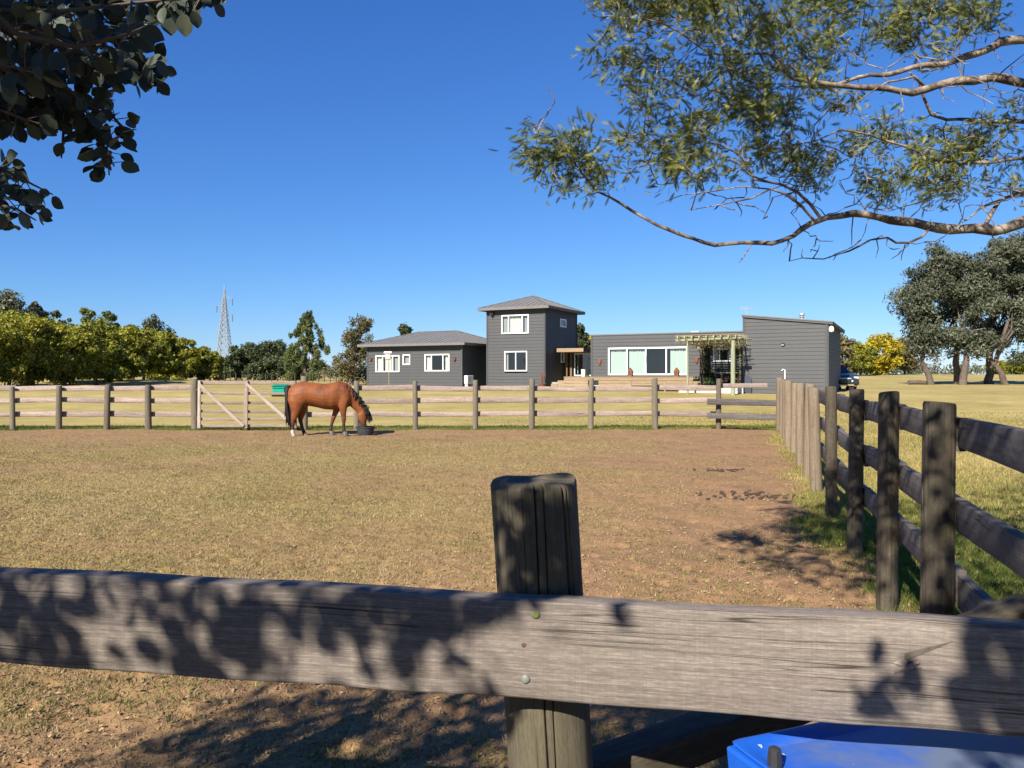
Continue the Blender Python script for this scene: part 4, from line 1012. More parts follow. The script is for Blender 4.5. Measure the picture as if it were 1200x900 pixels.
# bar / firewood store under the pergola
wt = thing('firewood_rack', 'dark shelf with stacked firewood under the pergola', 'firewood rack', (12, 42, .6))
fk = (fw_[0]+NF*1.2, U, NF); a, b = s_on(fk, 824), s_on(fk, 868)
mb = MB(); mb.fbox(fk, a, b, -.5, .1, 1.66, 1.74); mb.build('shelf', M['cane'], wt)
for s in (a+.06, (a+b)/2, b-.06):
    mb = MB(); mb.fbox(fk, s-.05, s+.05, -.45, .05, .5, 1.659); mb.build('upright', M['cane'], wt)
rr = random.Random(11)
for k in range(46):
    s = rr.uniform(a+.12, b-.12); z = .72+.13*(k % 7); r_ = rr.uniform(.05, .075); P = fk[0]; mb = MB()
    c0 = Vector((P.x+U.x*s+NF.x*.03, P.y+U.y*s+NF.y*.03, z)); mb.tube([c0, c0-NF*.38], r_, 7); mb.build('log', M['firewood'], wt)
# dark climbing plant on the middle post
vn_ = thing('climbing_plant', 'dark leafy climber growing up a pergola post', 'plant', Vector((px2x(829, 43), 43, .6)))
VB = Vector((px2x(829, 43), 43, 0)); mb = MB()
for k in range(5):
    ph = k*1.3; mb.tube([VB+Vector((-.3+.1*math.sin(ph+z*2), .1*math.cos(ph+z*2), .5+z)) for z in np.linspace(0, 2.7, 9)], .035, 6)
mb.build('stems', M['bark_dark'], vn_)

# navy rounded board leaning on the block
fnb = fb_; s = .22; mb = MB(); pr = [(-.26, 0), (.26, 0), (.26, .75)]+[(.26*math.cos(R(a)), .75+.26*math.sin(R(a))) for a in range(15, 180, 15)]+[(-.26, .75)]
mb.loft([[g4(s+x, d-.08*z, .55+z) for x, z in pr] for d in (.16, .20)]); tag(bevel(mb.build('navy_board', M['navy']), .01), 'dark navy round-topped board leaning against the right block', 'board')

# odds and ends by the tower
mb = MB(); fo = ft; s = s_on(ft, 641); q = Vector((ft[0].x+U.x*(LT+.15)+NF.x*.7, ft[0].y+U.y*(LT+.15)+NF.y*.7, 0))
pt = thing('clay_pot', 'rust-brown planter with bare stems at the tower corner', 'plant pot', q+Vector((0, 0, .6)))
mb.loft([[q+Vector((r_*math.cos(6.283*k/12), r_*math.sin(6.283*k/12), z)) for k in range(12)] for (r_, z) in ((.16, .6), (.24, 1.0), (.26, 1.02), (.22, 1.03), (.2, .9))]); autosmooth(mb.build('pot', M['terracotta'], pt))
mb = MB()
for k in range(9): mb.tube([q+Vector((0, 0, .9)), q+Vector((random.uniform(-.12, .12), random.uniform(-.12, .12), 1.3)), q+Vector((random.uniform(-.25, .25), random.uniform(-.25, .25), random.uniform(1.6, 1.95)))], [.02, .014, .006], 5)
mb.build('stems', M['terracotta'], pt)
mb = MB(); q = Vector((ft[0].x+U.x*(LT+.75)+NF.x*.5, ft[0].y+U.y*(LT+.75)+NF.y*.5, 0)); fq = (q, U, NF); mb.fbox(fq, 0, .65, -.4, 0, .55, 1.08); mb.fbox(fq, -.03, .68, -.43, .03, 1.081, 1.12)
tag(bevel(mb.build('grey_crate', M['grey_plastic']), .012), 'grey lidded box on the ground beside the tower', 'box')
pv = thing('bird_table', 'thin pale pole with a small white box, before the bungalow window', 'bird table', Vector((px2x(455.5, 44), 44, .6)))
q = Vector((px2x(455.5, 44), 44, 0)); mb = MB(); mb.tube([q+Vector((0, 0, .4)), q+Vector((.02, 0, 1.2)), q+Vector((0, 0, 2.35))], .022, 7); mb.build('pole', M['deck'], pv)
mb = MB(); mb.box(q+Vector((-.04, 0, 2.66)), (.3, .26, .3)); mb.loft([[q+Vector((-.04+sx*.22, sy*.2, 2.812)) for sx, sy in ((-1,-1),(1,-1),(1,1),(-1,1))], [q+Vector((-.04+sx*.22, sy*.01, 2.93)) for sx, sy in ((-1,-1),(1,-1),(1,1),(-1,1))]]); mb.build('box', M['curtain_white'], pv)
mb = MB(); mb.box(q+Vector((-.04, 0, 2.46)), (.24, .2, .09)); mb.build('tray', M['deck'], pv)
# ------------------------------------------------------------------ horse
HYD = 19.9; HX0 = px2x(375, HYD); TH = R(8)
def hp(px, py, lat=0.0):
    xm = (px-375)/F*HYD; z = (510-py)/F*HYD
    return Vector((HX0+xm*math.cos(TH)-lat*math.sin(TH), HYD+xm*math.sin(TH)+lat*math.cos(TH), z))
LATV = Vector((-math.sin(TH), math.cos(TH), 0)); FWD = Vector((math.cos(TH), math.sin(TH), 0))
hs = thing('horse', 'chestnut brown horse with black tail, head lowered into a tub', 'horse', (HX0, HYD, 0))
mb = MB()
def ell(c, a, hh, b, hw, n=22, e=1.0):
    return [c+a*(hh*math.copysign(abs(math.cos(6.283185*k/n))**e, math.cos(6.283185*k/n)))+b*(hw*math.copysign(abs(math.sin(6.283185*k/n))**e, math.sin(6.283185*k/n))) for k in range(n)]
Zv = Vector((0, 0, 1))
tor = [(338.6, 458, 466, .05), (340, 454.5, 472, .15), (343.5, 451.2, 478, .225), (348, 448.8, 480, .27), (355, 446.9, 478.5, .285), (362, 447.3, 475.5, .275), (370, 448.6, 477, .285), (380, 449.6, 479.6, .305), (390, 448.4, 480.3, .295), (397, 446.3, 479.5, .255), (403, 447.8, 478.5, .245), (408, 452.5, 477, .215), (411.5, 458.5, 474, .14), (412.8, 463, 470, .05)]
mb.loft([ell(hp(x, (a+b)/2), Zv, (b-a)/2/F*HYD, LATV, hw) for x, a, b, hw in tor])
def limb(pts, n=16):
    rings = []
    for i, (px, py, lat, fr_, wd) in enumerate(pts):
        a, b = pts[max(0, i-1)], pts[min(len(pts)-1, i+1)]
        d = (hp(b[0], b[1])-hp(a[0], a[1])).normalized(); nrm = LATV.cross(d).normalized()
        rings.append(ell(hp(px, py, lat), nrm, fr_, LATV, wd, n))
    mb.loft(rings)
# neck and head
limb([(399, 457, 0, .24, .17), (404, 460.5, 0, .235, .16), (410, 465.5, 0, .205, .135), (415.5, 471, 0, .175, .105), (420.5, 477, 0, .15, .09), (424, 482, 0, .135, .085)], 20)
limb([(427.6, 479.3, 0, .06, .07), (425.5, 482.5, 0, .12, .095), (424.3, 486.5, 0, .142, .1), (424.2, 490.5, 0, .125, .088), (424.6, 495, 0, .092, .072), (425, 499, 0, .078, .066), (425.2, 502.4, 0, .08, .066), (425.2, 504.4, 0, .05, .045)], 20)
limb([(428.6, 480.5, -.06, .03, .022), (430.2, 478.4, -.075, .034, .02), (431.4, 476.2, -.085, .008, .006)], 10); limb([(428.6, 480.5, .06, .03, .022), (430.4, 478.6, .075, .034, .02), (432, 476.6, .085, .008, .006)], 10)
limb([(351, 462, -.12, .27, .14), (349.5, 470, -.145, .235, .13), (349, 477, -.15, .165, .105), (348, 483.5, -.15, .105, .075), (346.0, 489.6, -.15, .078, .054), (345.0, 493.5, -.15, .058, .044), (345, 499, -.15, .042, .036), (345, 503.6, -.15, .043, .038), (344.8, 506.2, -.15, .052, .047), (345.9, 508.8, -.15, .047, .045), (346.7, 512.2, -.15, .062, .058)])
limb([(352, 462, .12, .26, .14), (353, 470, .14, .21, .125), (354, 477, .15, .15, .10), (354, 483, .15, .10, .072), (351.8, 489.6, .15, .076, .054), (352, 494, .15, .056, .044), (353.5, 499.4, .15, .042, .036), (354.7, 503.6, .15, .043, .038), (355.4, 506, .15, .052, .047), (357, 508.6, .15, .047, .045), (358, 511.2, .15, .062, .058)])
limb([(402, 462, -.15, .16, .1), (402, 470, -.15, .15, .105), (402, 476, -.15, .115, .09), (402.2, 482, -.15, .083, .072), (402.6, 487.5, -.15, .063, .058), (402.9, 491, -.15, .06, .056), (402.8, 495, -.15, .042, .04), (402.8, 500, -.15, .039, .037), (402.8, 503.2, -.15, .048, .045), (403.7, 505.4, -.15, .045, .043), (404.3, 508.2, -.15, .06, .056)])
limb([(397, 466, .15, .13, .09), (395.5, 474, .15, .125, .095), (393.5, 480, .15, .09, .075), (391.2, 486, .15, .066, .058), (389.6, 490.5, .15, .059, .056), (388.4, 495, .15, .042, .04), (387.2, 500, .15, .039, .037), (386.5, 503.4, .15, .048, .045), (387.1, 505.6, .15, .045, .043), (387.6, 508.2, .15, .06, .056)])
body = mb.build('body', None, hs)
rm = body.modifiers.new('remesh', 'REMESH'); rm.mode = 'VOXEL'; rm.voxel_size = .011; rm.use_smooth_shade = True
sm = body.modifiers.new('smooth', 'SMOOTH'); sm.factor = .5; sm.iterations = 12
m, t, p = mat('chestnut_coat'); co = N(t, 'ShaderNodeTexCoord').outputs['Object']; sx = N(t, 'ShaderNodeSeparateXYZ'); t.links.new(co, sx.inputs[0])
f = noise(t, co, 3.2, 4, .6); f2 = noise(t, mapping(t, co, (1, 1, .35)), 60, 3, .6)
c = ramp(t, f, [(.3, (.09,.027,.008)), (.5, (.18,.055,.015)), (.72, (.265,.086,.025))]); c = mix(t, .25, c, ramp(t, f2, [(.3, (.09,.024,.008)), (.7, (.25,.085,.028))]))
zz = math_(t, 'ADD', sx.outputs[2], math_(t, 'MULTIPLY', math_(t, 'SUBTRACT', f, .5), .25))
c = mix(t, ramp(t, zz, [(.26, 1.0), (.56, 0.0)]), c, (.035, .022, .016))
hx = hp(345, 506).x
sock = math_(t, 'MULTIPLY', ramp(t, sx.outputs[2], [(.15, 1.0), (.17, 0.0)]), math_(t, 'LESS_THAN', sx.outputs[0], hx+.13))
c = mix(t, sock, c, (.40, .355, .31))
t.links.new(c, p.inputs['Base Color']); p.inputs['Roughness'].default_value = .55; p.inputs['Specular IOR Level'].default_value = .25; bump(t, p, f2, .3, .004)
body.data.materials.append(m)
def strands(name, roots, n, r0, sd, mk='hair'):
    """roots: list of paths (list of (px,py,lat)); jittered copies make a hank of hair"""
    rr = random.Random(sd); mb = MB()
    for k in range(n):
        pth = roots[k % len(roots)]; j = Vector((rr.gauss(0, .014), rr.gauss(0, .014), rr.gauss(0, .012))); pts = [hp(*q)+j*(1+i*.45)+Vector((rr.gauss(0, .004), rr.gauss(0, .004), 0)) for i, q in enumerate(pth)]
        rad = [r0*(.8 if i == 0 else 1.0 if i < len(pts)-1 else .25) for i in range(len(pts))]
        mb.tube(pts, rad, 6)
    return mb.build(name, M[mk], hs, True)
strands('tail', [[(341.5, 452.6, 0), (339.4, 457, 0), (339.4, 464, -.02), (340.3, 473, -.03), (341.3, 482, -.04), (342.2, 491, -.04), (342.6, 497+k, -.05)] for k in range(-4, 3)], 80, .016, 3)
crest = [(404, 449.8), (408, 452.6), (412, 456.2), (416, 460.4), (420, 465), (424, 470), (427, 475), (429, 479)]
strands('mane', [[(x-.4, y+.6, -.02), (x+1.0, y+1.6, -.075), (x+1.2, y+4.5, -.10), (x+.6, y+8, -.105)] for x, y in crest]+[[(x-.4, y+.4, .0), (x+.9, y+1.4, .05), (x+1.0, y+4.5, .09)] for x, y in crest], 330, .0065, 5)
strands('forelock', [[(429, 480, 0), (431.4, 484, -.02), (432.2, 490, -.02), (432.0, 495.5, -.02)], [(429, 480, .03), (431.4, 484, .03), (432.6, 489, .03), (433.2, 494, .03)]], 60, .007, 8)
for (x, y, l) in ((346.9, 511.8, -.15), (358.2, 510.8, .15), (404.5, 507.8, -.15), (387.8, 507.8, .15)):
    mb = MB(); c = hp(x, y, l); z1 = c.z+.045
    mb.loft([ell(Vector((c.x, c.y, 0))+FWD*o, FWD, r_, LATV, r_*.92, 14)[:] if False else [q+Zv*z for q in ell(Vector((c.x, c.y, 0))+FWD*o, FWD, r_, LATV, r_*.92, 14)] for (r_, z, o) in ((.078, -.02 if z1 < .09 else z1-.10, .012), (.066, z1-.01, 0), (.05, z1+.01, -.004))])
    autosmooth(mb.build('hoof', M['hoof'], hs))
for l in (-.098, .098):
    mb = MB(); c = hp(427.2, 486.2, l); mb.loft([[c+Vector((.016*math.sin(a)*math.cos(b), .016*math.sin(a)*math.sin(b), .016*math.cos(a))) for b in np.linspace(0, 6.283, 9)[:-1]] for a in np.linspace(.2, 2.9, 6)])
    mb.build('eye', M['black_metal'], hs, True)
# rubber tub
tb = thing('rubber_tub', 'black rubber feed tub under the horse muzzle', 'tub', hp(427.5, 508))
c = hp(427.5, 508.6); c.z = 0
mb = MB(); mb.loft([[c+Vector((r_*math.cos(6.283*k/28), r_*math.sin(6.283*k/28), z)) for k in range(28)] for (r_, z) in ((.185, -.01), (.20, .02), (.235, .19), (.25, .195), (.252, .215), (.235, .218), (.22, .2), (.185, .05), (.05, .045))])
autosmooth(mb.build('tub', M['rubber'], tb), 50)
for s in (-1, 1):
    mb = MB(); q = c+Vector((s*.245, 0, .18)); mb.tube([q+Vector((0, -.06, 0)), q+Vector((s*.035, -.03, -.01)), q+Vector((s*.035, .03, -.01)), q+Vector((0, .06, 0))], .010, 6); mb.build('handle', M['rubber'], tb)
# dung piles
rr = random.Random(21)
dmesh = []
for v in range(4):
    mb = MB(); mb.loft([[(1.0*r_*math.cos(6.283*k/7)*(1+rr.uniform(-.2, .2)), r_*math.sin(6.283*k/7)*(1+rr.uniform(-.2, .2)), z) for k in range(7)] for (r_, z) in ((.45, -.5), (.95, -.2), (.9, .3), (.4, .6))]); me = mb.mesh('dung_ball', True); me.materials.append(M['dung']); dmesh.append(me)
for (px, py, wx, wy, n, lab) in ((845, 551, .42, .22, 46, 'dark crumbled manure pile in the paddock, the smaller of two'), (905, 582, .85, .3, 90, 'wide dark scatter of manure close to the side fence posts')):
    q = on_ground(px, py); pl = thing('manure_pile', lab, 'manure', (q.x, q.y, gz1(q.x, q.y)))
    for k in range(n):
        o = bpy.data.objects.new('dung_ball', dmesh[k % 4]); C.objects.link(o); o.parent = pl
        x, y = rr.gauss(0, wx/2), rr.gauss(0, wy/2); s = rr.uniform(.014, .034)
        o.location = (x, y, gz1(q.x+x, q.y+y)-pl.location.z+s*.3); o.scale = (s, s, s*.8); o.rotation_euler = (rr.uniform(-.3, .3), rr.uniform(-.3, .3), rr.uniform(0, 6))

# ------------------------------------------------------------------ parked car and garden cart beyond the right block
CX, CY = px2x(975, 50), 50.0; cz = gz1(CX, CY)
car = thing('parked_car', 'dark car parked behind the right block', 'car', (CX, CY, cz))
fc = (Vector((CX, CY, 0)), Vector((1, 0, 0)), Vector((0, -1, 0)))     # front faces the camera
def car_sec(d, hw, zb, zt, tum): return [Vector((CX+x*hw, CY-d, cz+z)) for x, z in ((-.96, zb), (.96, zb), (1.0, zb+.12), (1.0, zt-.18), (1-tum, zt-.03), (.6-tum*.3, zt), (-.6+tum*.3, zt), (-1+tum, zt-.03), (-1.0, zt-.18), (-1.0, zb+.12))]
mb = MB(); mb.loft([car_sec(2.15, .74, .38, .78, .08), car_sec(2.05, .84, .30, .92, .07), car_sec(1.6, .89, .26, 1.02, .06), (car_sec(.85, .90, .26, 1.10, .05)), car_sec(-1.9, .90, .26, 1.08, .05), car_sec(-2.15, .84, .34, 1.0, .07)])
bevel(mb.build('body', M['car_paint'], car), .03, 2)
mb = MB(); cs = lambda d, hw, z: [Vector((CX-hw, CY-d, cz+z)), Vector((CX+hw, CY-d, cz+z))]
A_, B_, C_, D_ = cs(.9, .80, 1.09), cs(.2, .66, 1.60), cs(-1.5, .66, 1.62), cs(-2.0, .78, 1.07)
mb.hexa([A_[0], A_[1], D_[1], D_[0], B_[0], B_[1], C_[1], C_[0]]); bevel(mb.build('cabin', M['car_paint'], car), .04, 2)
lf = lambda f, g_: (A_[0].lerp(A_[1], g_)).lerp(B_[0].lerp(B_[1], g_), f)+Vector((0, -.012, .008))
mb = MB(); mb.quad(lf(.06, .07), lf(.06, .93), lf(.88, .92), lf(.88, .08)); mb.build('windscreen', M['glass_dark'], car)
for s in (0, 1):
    e = (.012 if s else -.012); q = lambda f, h_: (A_[s].lerp(D_[s], f)).lerp(B_[s].lerp(C_[s], f), h_)+Vector((e, 0, 0))
    for (f0, f1) in ((.12, .48), (.53, .9)):
        mb = MB(); mb.quad(q(f0, .1), q(f1, .1), q(f1-.02, .85), q(f0+.06, .85)); mb.build('side_window', M['glass_dark'], car)
for s in (-1, 1):
    mb = MB(); mb.box((CX+s*.62, CY-2.10, cz+.76), (.30, .10, .15)); bevel(mb.build('headlight', M['lamp_glass'], car), .02)
    mb = MB(); mb.box((CX+s*1.0, CY-.65, cz+1.12), (.2, .12, .14)); bevel(mb.build('mirror', M['car_trim'], car), .02)
    for d in (1.35, -1.35):
        mb = MB(); q = Vector((CX+s*.80, CY-d, cz+.33)); mb.loft([[q+Vector((s*x, .33*k_*math.cos(6.283*k/24), .33*k_*math.sin(6.283*k/24))) for k in range(24)] for (x, k_) in ((-.1, .9), (-.08, 1), (.08, 1), (.105, .92), (.105, .62))]); wo = autosmooth(mb.build('wheel', M['tyre'], car))
        mb = MB(); mb.loft([[q+Vector((s*x, .21*k_*math.cos(6.283*k/10), .21*k_*math.sin(6.283*k/10))) for k in range(10)] for (x, k_) in ((.09, 1), (.108, .9), (.112, .3))]); mb.build('rim', M['steel'], wo)
mb = MB(); mb.box((CX, CY-2.13, cz+.62), (.9, .08, .14)); mb.build('grille', M['car_trim'], car)
mb = MB(); mb.box((CX, CY-2.13, cz+.42), (1.6, .16, .2)); bevel(mb.build('bumper', M['car_trim'], car), .04)
mb = MB(); mb.box((CX+.18, CY-2.182, cz+.56), (.44, .012, .13)); mb.build('number_plate', M['white_plastic'], car)
# cart
KX, KY = px2x(988.5, 46.5), 46.5; kz = gz1(KX, KY)
ct = thing('garden_cart', 'low wooden cart carrying a dark green tub near the parked car', 'cart', (KX, KY, kz))
mb = MB(); mb.box((KX, KY, kz+.34), (.95, .7, .08)); mb.build('bed', M['deck'], ct)
mb = MB(); mb.loft([[Vector((KX, KY, kz))+Vector((rx*math.copysign(abs(math.cos(6.283*k/20))**.6, math.cos(6.283*k/20)), .28*rx/.4*math.copysign(abs(math.sin(6.283*k/20))**.6, math.sin(6.283*k/20)), z)) for k in range(20)] for (rx, z) in ((.30, .385), (.42, .5), (.47, .68), (.44, .70), (.40, .60))]); autosmooth(mb.build('tub', M['green_dark'], ct))
mb = MB(); mb.loft([[Vector((KX, KY, kz))+Vector((rx*math.copysign(abs(math.cos(6.283*k/20))**.6, math.cos(6.283*k/20)), .28*rx/.4*math.copysign(abs(math.sin(6.283*k/20))**.6, math.sin(6.283*k/20)), z)) for k in range(20)] for (rx, z) in ((.455, .705), (.44, .76), (.2, .78))]); autosmooth(mb.build('tub_lid', M['grey_plastic'], ct))
for s in (-1, 1):
    for d in (-.22, .22):
        mb = MB(); q = Vector((KX+s*.38, KY+d, kz+.15)); mb.loft([[q+Vector((.15*k_*math.cos(6.283*k/16), y, .15*k_*math.sin(6.283*k/16))) for k in range(16)] for (y, k_) in ((-.04, .8), (-.03, 1), (.03, 1), (.04, .8))]); mb.build('wheel', M['tyre'], ct)
mb = MB(); mb.bar((KX+.47, KY, kz+.33), (KX+1.0, KY-.1, kz+.2), .04); mb.build('drawbar', M['deck'], ct)

# ------------------------------------------------------------------ pylon, pole, distant field fence
PYY = 245.0; PX = px2x(263, PYY); pz0 = gz1(PX, PYY)
py_ = thing('power_pylon', 'tall pale lattice power pylon beyond the dark trees', 'pylon', (PX, PYY, pz0))
H_ = EYE-(335-HY)/F*PYY-pz0
def hwid(z): 
    f = z/H_
    return 3.6*(1-f/.30)+1.75*(f/.30) if f < .30 else 1.75+( .75-1.75)*min(1, (f-.30)/.38) if f < .68 else max(.06, .75*(1-(f-.68)/.32))
lv = [0, .10, .20, .30, .38, .45, .52, .58, .63, .68, .73, .78, .83, .88, .93, 1.0]
cor = lambda z, k: Vector((PX+hwid(z)*(1 if k in (1, 2) else -1), PYY+hwid(z)*(1 if k in (2, 3) else -1), pz0+z))
for k in range(4):
    mb = MB()
    for a, b in zip(lv[:-1], lv[1:]): mb.bar(cor(a*H_, k), cor(b*H_, k), .2 if b < .6 else .14)
    mb.build('leg', M['pylon_steel'], py_)
for f in range(4):
    mb = MB(); k2 = (f+1) % 4
    for a, b in zip(lv[:-1], lv[1:]):
        mb.bar(cor(a*H_, f), cor(b*H_, k2), .12); mb.bar(cor(a*H_, k2), cor(b*H_, f), .12); mb.bar(cor(b*H_, f), cor(b*H_, k2), .11)
    mb.build('bracing', M['pylon_steel'], py_)
for (yy, sgn, ln) in ((350, 1, 2.6), (358, -1, 2.4), (369, 1, 2.6)):
    z = EYE-(yy-HY)/F*PYY; mb = MB(); tip = Vector((PX+sgn*ln, PYY, z)); 
    for k in ((1, 2) if sgn > 0 else (0, 3)): mb.bar(cor(z-pz0, k), tip, .13); mb.bar(cor(z-pz0+1.1, k), tip, .12)
    ao = mb.build('cross_arm', M['pylon_steel'], py_)
    mb = MB(); mb.tube([tip, tip-Vector((0, 0, 2.2))], .13, 6); mb.build('insulator', M['fascia'], ao)
UX, UY = px2x(364.5, 150), 150.0; uz = gz1(UX, UY)
up_ = thing('utility_pole', 'slim utility pole standing before the tall poplar-like tree', 'pole', (UX, UY, uz))
zt_ = EYE-(407-HY)/F*UY
mb = MB(); mb.tube([(UX, UY, uz-.3), (UX, UY, zt_)], [.15, .11], 8); mb.build('pole', M['concrete'], up_)
mb = MB(); mb.bar((UX-.9, UY, zt_-.15), (UX+.9, UY, zt_-.15), .12); mb.build('cross_arm', M['concrete'], up_)
mb = MB(); pts = []
for k in range(13):
    f = k/12; x = UX-.7+(px2x(225, 150)-UX)*f; pts.append((x, UY, zt_-.1-1.5*f+.6*((f-.5)**2-.25)))
mb.tube(pts, .035, 5); mb.build('wire', M['wire'], up_)
dfn = thing('field_fence', 'distant line of thin fence posts along the far field edge', 'fence', (px2x(360, 88), 88, gz1(-23, 88)))
for k in range(26):
    px = 256+k*6.9; Yq = 88; x = px2x(px, Yq); z = gz1(x, Yq); mb = MB(); mb.tube([(x, Yq, z-.2), (x+random.uniform(-.03, .03), Yq, z+random.uniform(.85, 1.05))], .06, 6); mb.build('post', M['post'], dfn)

# ------------------------------------------------------------------ trees
def leafcloud(cl, n, size, el=.5, up=.4, sd=0, pw=.5, jit=.25):
    """cl: (K,6) clump centres and radii. returns verts, quads, colour value"""
    rg = np.random.default_rng(sd); cl = np.asarray(cl, dtype=float); K = len(cl)
    vol = (cl[:, 3]*cl[:, 4]*cl[:, 5])**.67; k = rg.choice(K, n, p=vol/vol.sum())
    d = rg.normal(size=(n, 3)); d /= np.linalg.norm(d, axis=1, keepdims=True); r = rg.uniform(0, 1, n)**pw
    p = cl[k, :3]+d*r[:, None]*cl[k, 3:6]*(1+rg.normal(0, jit, (n, 1))*.5)
    nn = d*.7+rg.normal(size=(n, 3))*.7+np.array([0, 0, up]); nn /= np.linalg.norm(nn, axis=1, keepdims=True)
    tt = np.cross(nn, rg.normal(size=(n, 3))); tt /= np.linalg.norm(tt, axis=1, keepdims=True); bb = np.cross(nn, tt)
    s = size*rg.uniform(.55, 1.35, n)[:, None]
    V = np.stack([p-tt*s, p+bb*s*el, p+tt*s, p-bb*s*el], 1).reshape(-1, 3)
    ck = rg.uniform(0, 1, K)
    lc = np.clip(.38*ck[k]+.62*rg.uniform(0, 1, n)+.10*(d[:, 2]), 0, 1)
    return V, np.arange(n*4).reshape(n, 4), np.repeat(lc, 4)
def clumps_in(c, rx, ry, rz, K, cr, sd, surf=.55, flat=.75, lo=-1.0):
    rg = np.random.default_rng(sd); out = []
    while len(out) < K:
        d = rg.normal(size=3); d /= np.linalg.norm(d)
        if d[2] < lo: continue
        r = rg.uniform(surf, 1.0)**.7; s = cr*rg.uniform(.6, 1.35)
        out.append((c[0]+d[0]*r*rx, c[1]+d[1]*r*ry, c[2]+d[2]*r*rz, s, s, s*flat))
    return out
def tree(name, label, base, trunk, r0, cl, n, size, fm, bark, group=None, el=.5, sd=0, limbs=8, up=.4, pw=.5):
    """trunk: list of offsets from base (x,y,z); cl: clumps in world metres"""
    bx, by = base; bz = gz1(bx, by); t_ = thing(name, label, 'tree', (bx, by, bz), group); rr = random.Random(sd)
    B = Vector((bx, by, bz)); pts = [B+Vector(q) for q in trunk]; mb = MB(); m_ = len(pts)
    pts2 = []; 
    for i in range(m_-1):
        for k in range(3): pts2.append(pts[i].lerp(pts[i+1], k/3)+Vector((rr.gauss(0, r0*.15), rr.gauss(0, r0*.15), 0)))
    pts2.append(pts[-1]); L = len(pts2)
    mb.tube(pts2, [r0*(1.25 if i == 0 else 1.0-.72*i/L) for i in range(L)], 9); autosmooth(mb.build('trunk', M[bark], t_), 80)
    ch = rr.sample(range(len(cl)), min(limbs, len(cl))); mb = MB()
    for k in ch:
        c = Vector(cl[k][:3]); a = pts2[int(L*rr.uniform(.45, .95))]; md = a.lerp(c, .5)+Vector((rr.gauss(0, .2), rr.gauss(0, .2), -.08*(c-a).length))
        mb.tube([a, md, c], [r0*.35, r0*.22, r0*.06], 6)
    mb.build('limbs', M[bark], t_)
    V, Fq, lc = leafcloud(cl, n, size, el, up, sd, pw)
    link('crown', npmesh('crown', V, Fq, attrs={'lc': lc}), M[fm], t_)
    return t_
# row of yellow-green trees on the left
hedge = [(-70, 358, 44, 46), (-12, 361, 46, 50), (38, 367, 36, 54), (76, 371, 34, 58), (112, 375, 30, 63), (142, 379, 28, 69), (168, 381, 26, 76), (192, 386, 22, 84), (214, 394, 19, 93), (232, 402, 16, 102), (246, 411, 13, 112),
         (10, 366, 40, 60), (60, 369, 34, 66), (104, 372, 30, 74), (150, 378, 26, 84), (186, 383, 22, 96)]
for i, (px, ty, hw, Yt) in enumerate(hedge):
    x = px2x(px, Yt); z0 = gz1(x, Yt); zt_ = EYE-(ty-HY)/F*Yt; h = zt_-z0; rx = hw/F*Yt
    cl = clumps_in((x, Yt, z0+h*.50), rx*1.12, rx*.95, h*.46, 74, rx*.29, i+10, .35, .72)
    tree('yellow_green_tree', 'dense yellow-green bushy tree in the row left of the pylon' , (x, Yt), [(0, 0, -.2), (.1, 0, h*.3), (0, .1, h*.75)], .14, cl, 12500, .125*(Yt/55)**.6, 'f_yellow', 'bark_dark', 'yellow-green tree row', .55, i+30, pw=.45)
back = [(14, 333, 26, 84, 'f_euc', 'tall grey-green eucalyptus rising behind the yellow-green row'), (44, 346, 11, 88, 'f_euc', 'narrow grey-green tree top beside the tall eucalyptus behind the yellow-green row'), (60, 364, 14, 92, 'f_dark', 'dark round tree top just above the yellow-green row'),
        (80, 367, 8, 95, 'f_green', 'small pointed green tree top above the yellow-green row'), (103, 359, 10, 104, 'f_green', 'spindly pale tree leaning above the yellow-green row'), (131, 363, 12, 108, 'f_green', 'feathery twin-peaked green tree above the yellow-green row'),
        (182, 372, 20, 116, 'f_euc', 'rounded blue-grey tree behind the low end of the yellow-green row'), (156, 380, 12, 112, 'f_dark', 'low dark tree between feathery tree and blue-grey tree')]
for i, (px, ty, hw, Yt, fm, lab) in enumerate(back):
    x = px2x(px, Yt); z0 = gz1(x, Yt); zt_ = EYE-(ty-HY)/F*Yt; h = zt_-z0; rx = hw/F*Yt
    cl = clumps_in((x, Yt, z0+h*.66), rx*.9, rx*.9, h*.34, 26, rx*.42, i+80, .2, .8)
    tree('background_tree', lab, (x, Yt), [(0, 0, -.2), (.2, 0, h*.4), (0, .1, h*.85)], .2, cl, 5500, .22, fm, 'bark_dark', 'trees behind the yellow-green row', .5, i+90)
# trees between pylon and house
mid = [(262, 424, 14, 126, 'f_dark', 3200), (276, 408, 14, 130, 'f_dark', 3200), (298, 400, 17, 132, 'f_dark', 4200), (322, 398, 17, 134, 'f_dark', 4200), (312, 418, 22, 122, 'f_dark', 3600), (344, 414, 16, 124, 'f_green', 3000)]
for i, (px, ty, hw, Yt, fm, n) in enumerate(mid):
    x = px2x(px, Yt); z0 = gz1(x, Yt); h = EYE-(ty-HY)/F*Yt-z0; rx = hw/F*Yt
    cl = clumps_in((x, Yt, z0+h*.52), rx*.9, rx*.8, h*.46, 36, rx*.42, i+120, .3, .85)
    tree('dark_tree', 'dark evergreen tree in the clump between the pylon and the tall leaning tree', (x, Yt), [(0, 0, -.2), (.2, 0, h*.4), (0, .1, h*.8)], .2, cl, n*2, .26, fm, 'bark_dark', 'dark trees by the pylon', .5, i+130)
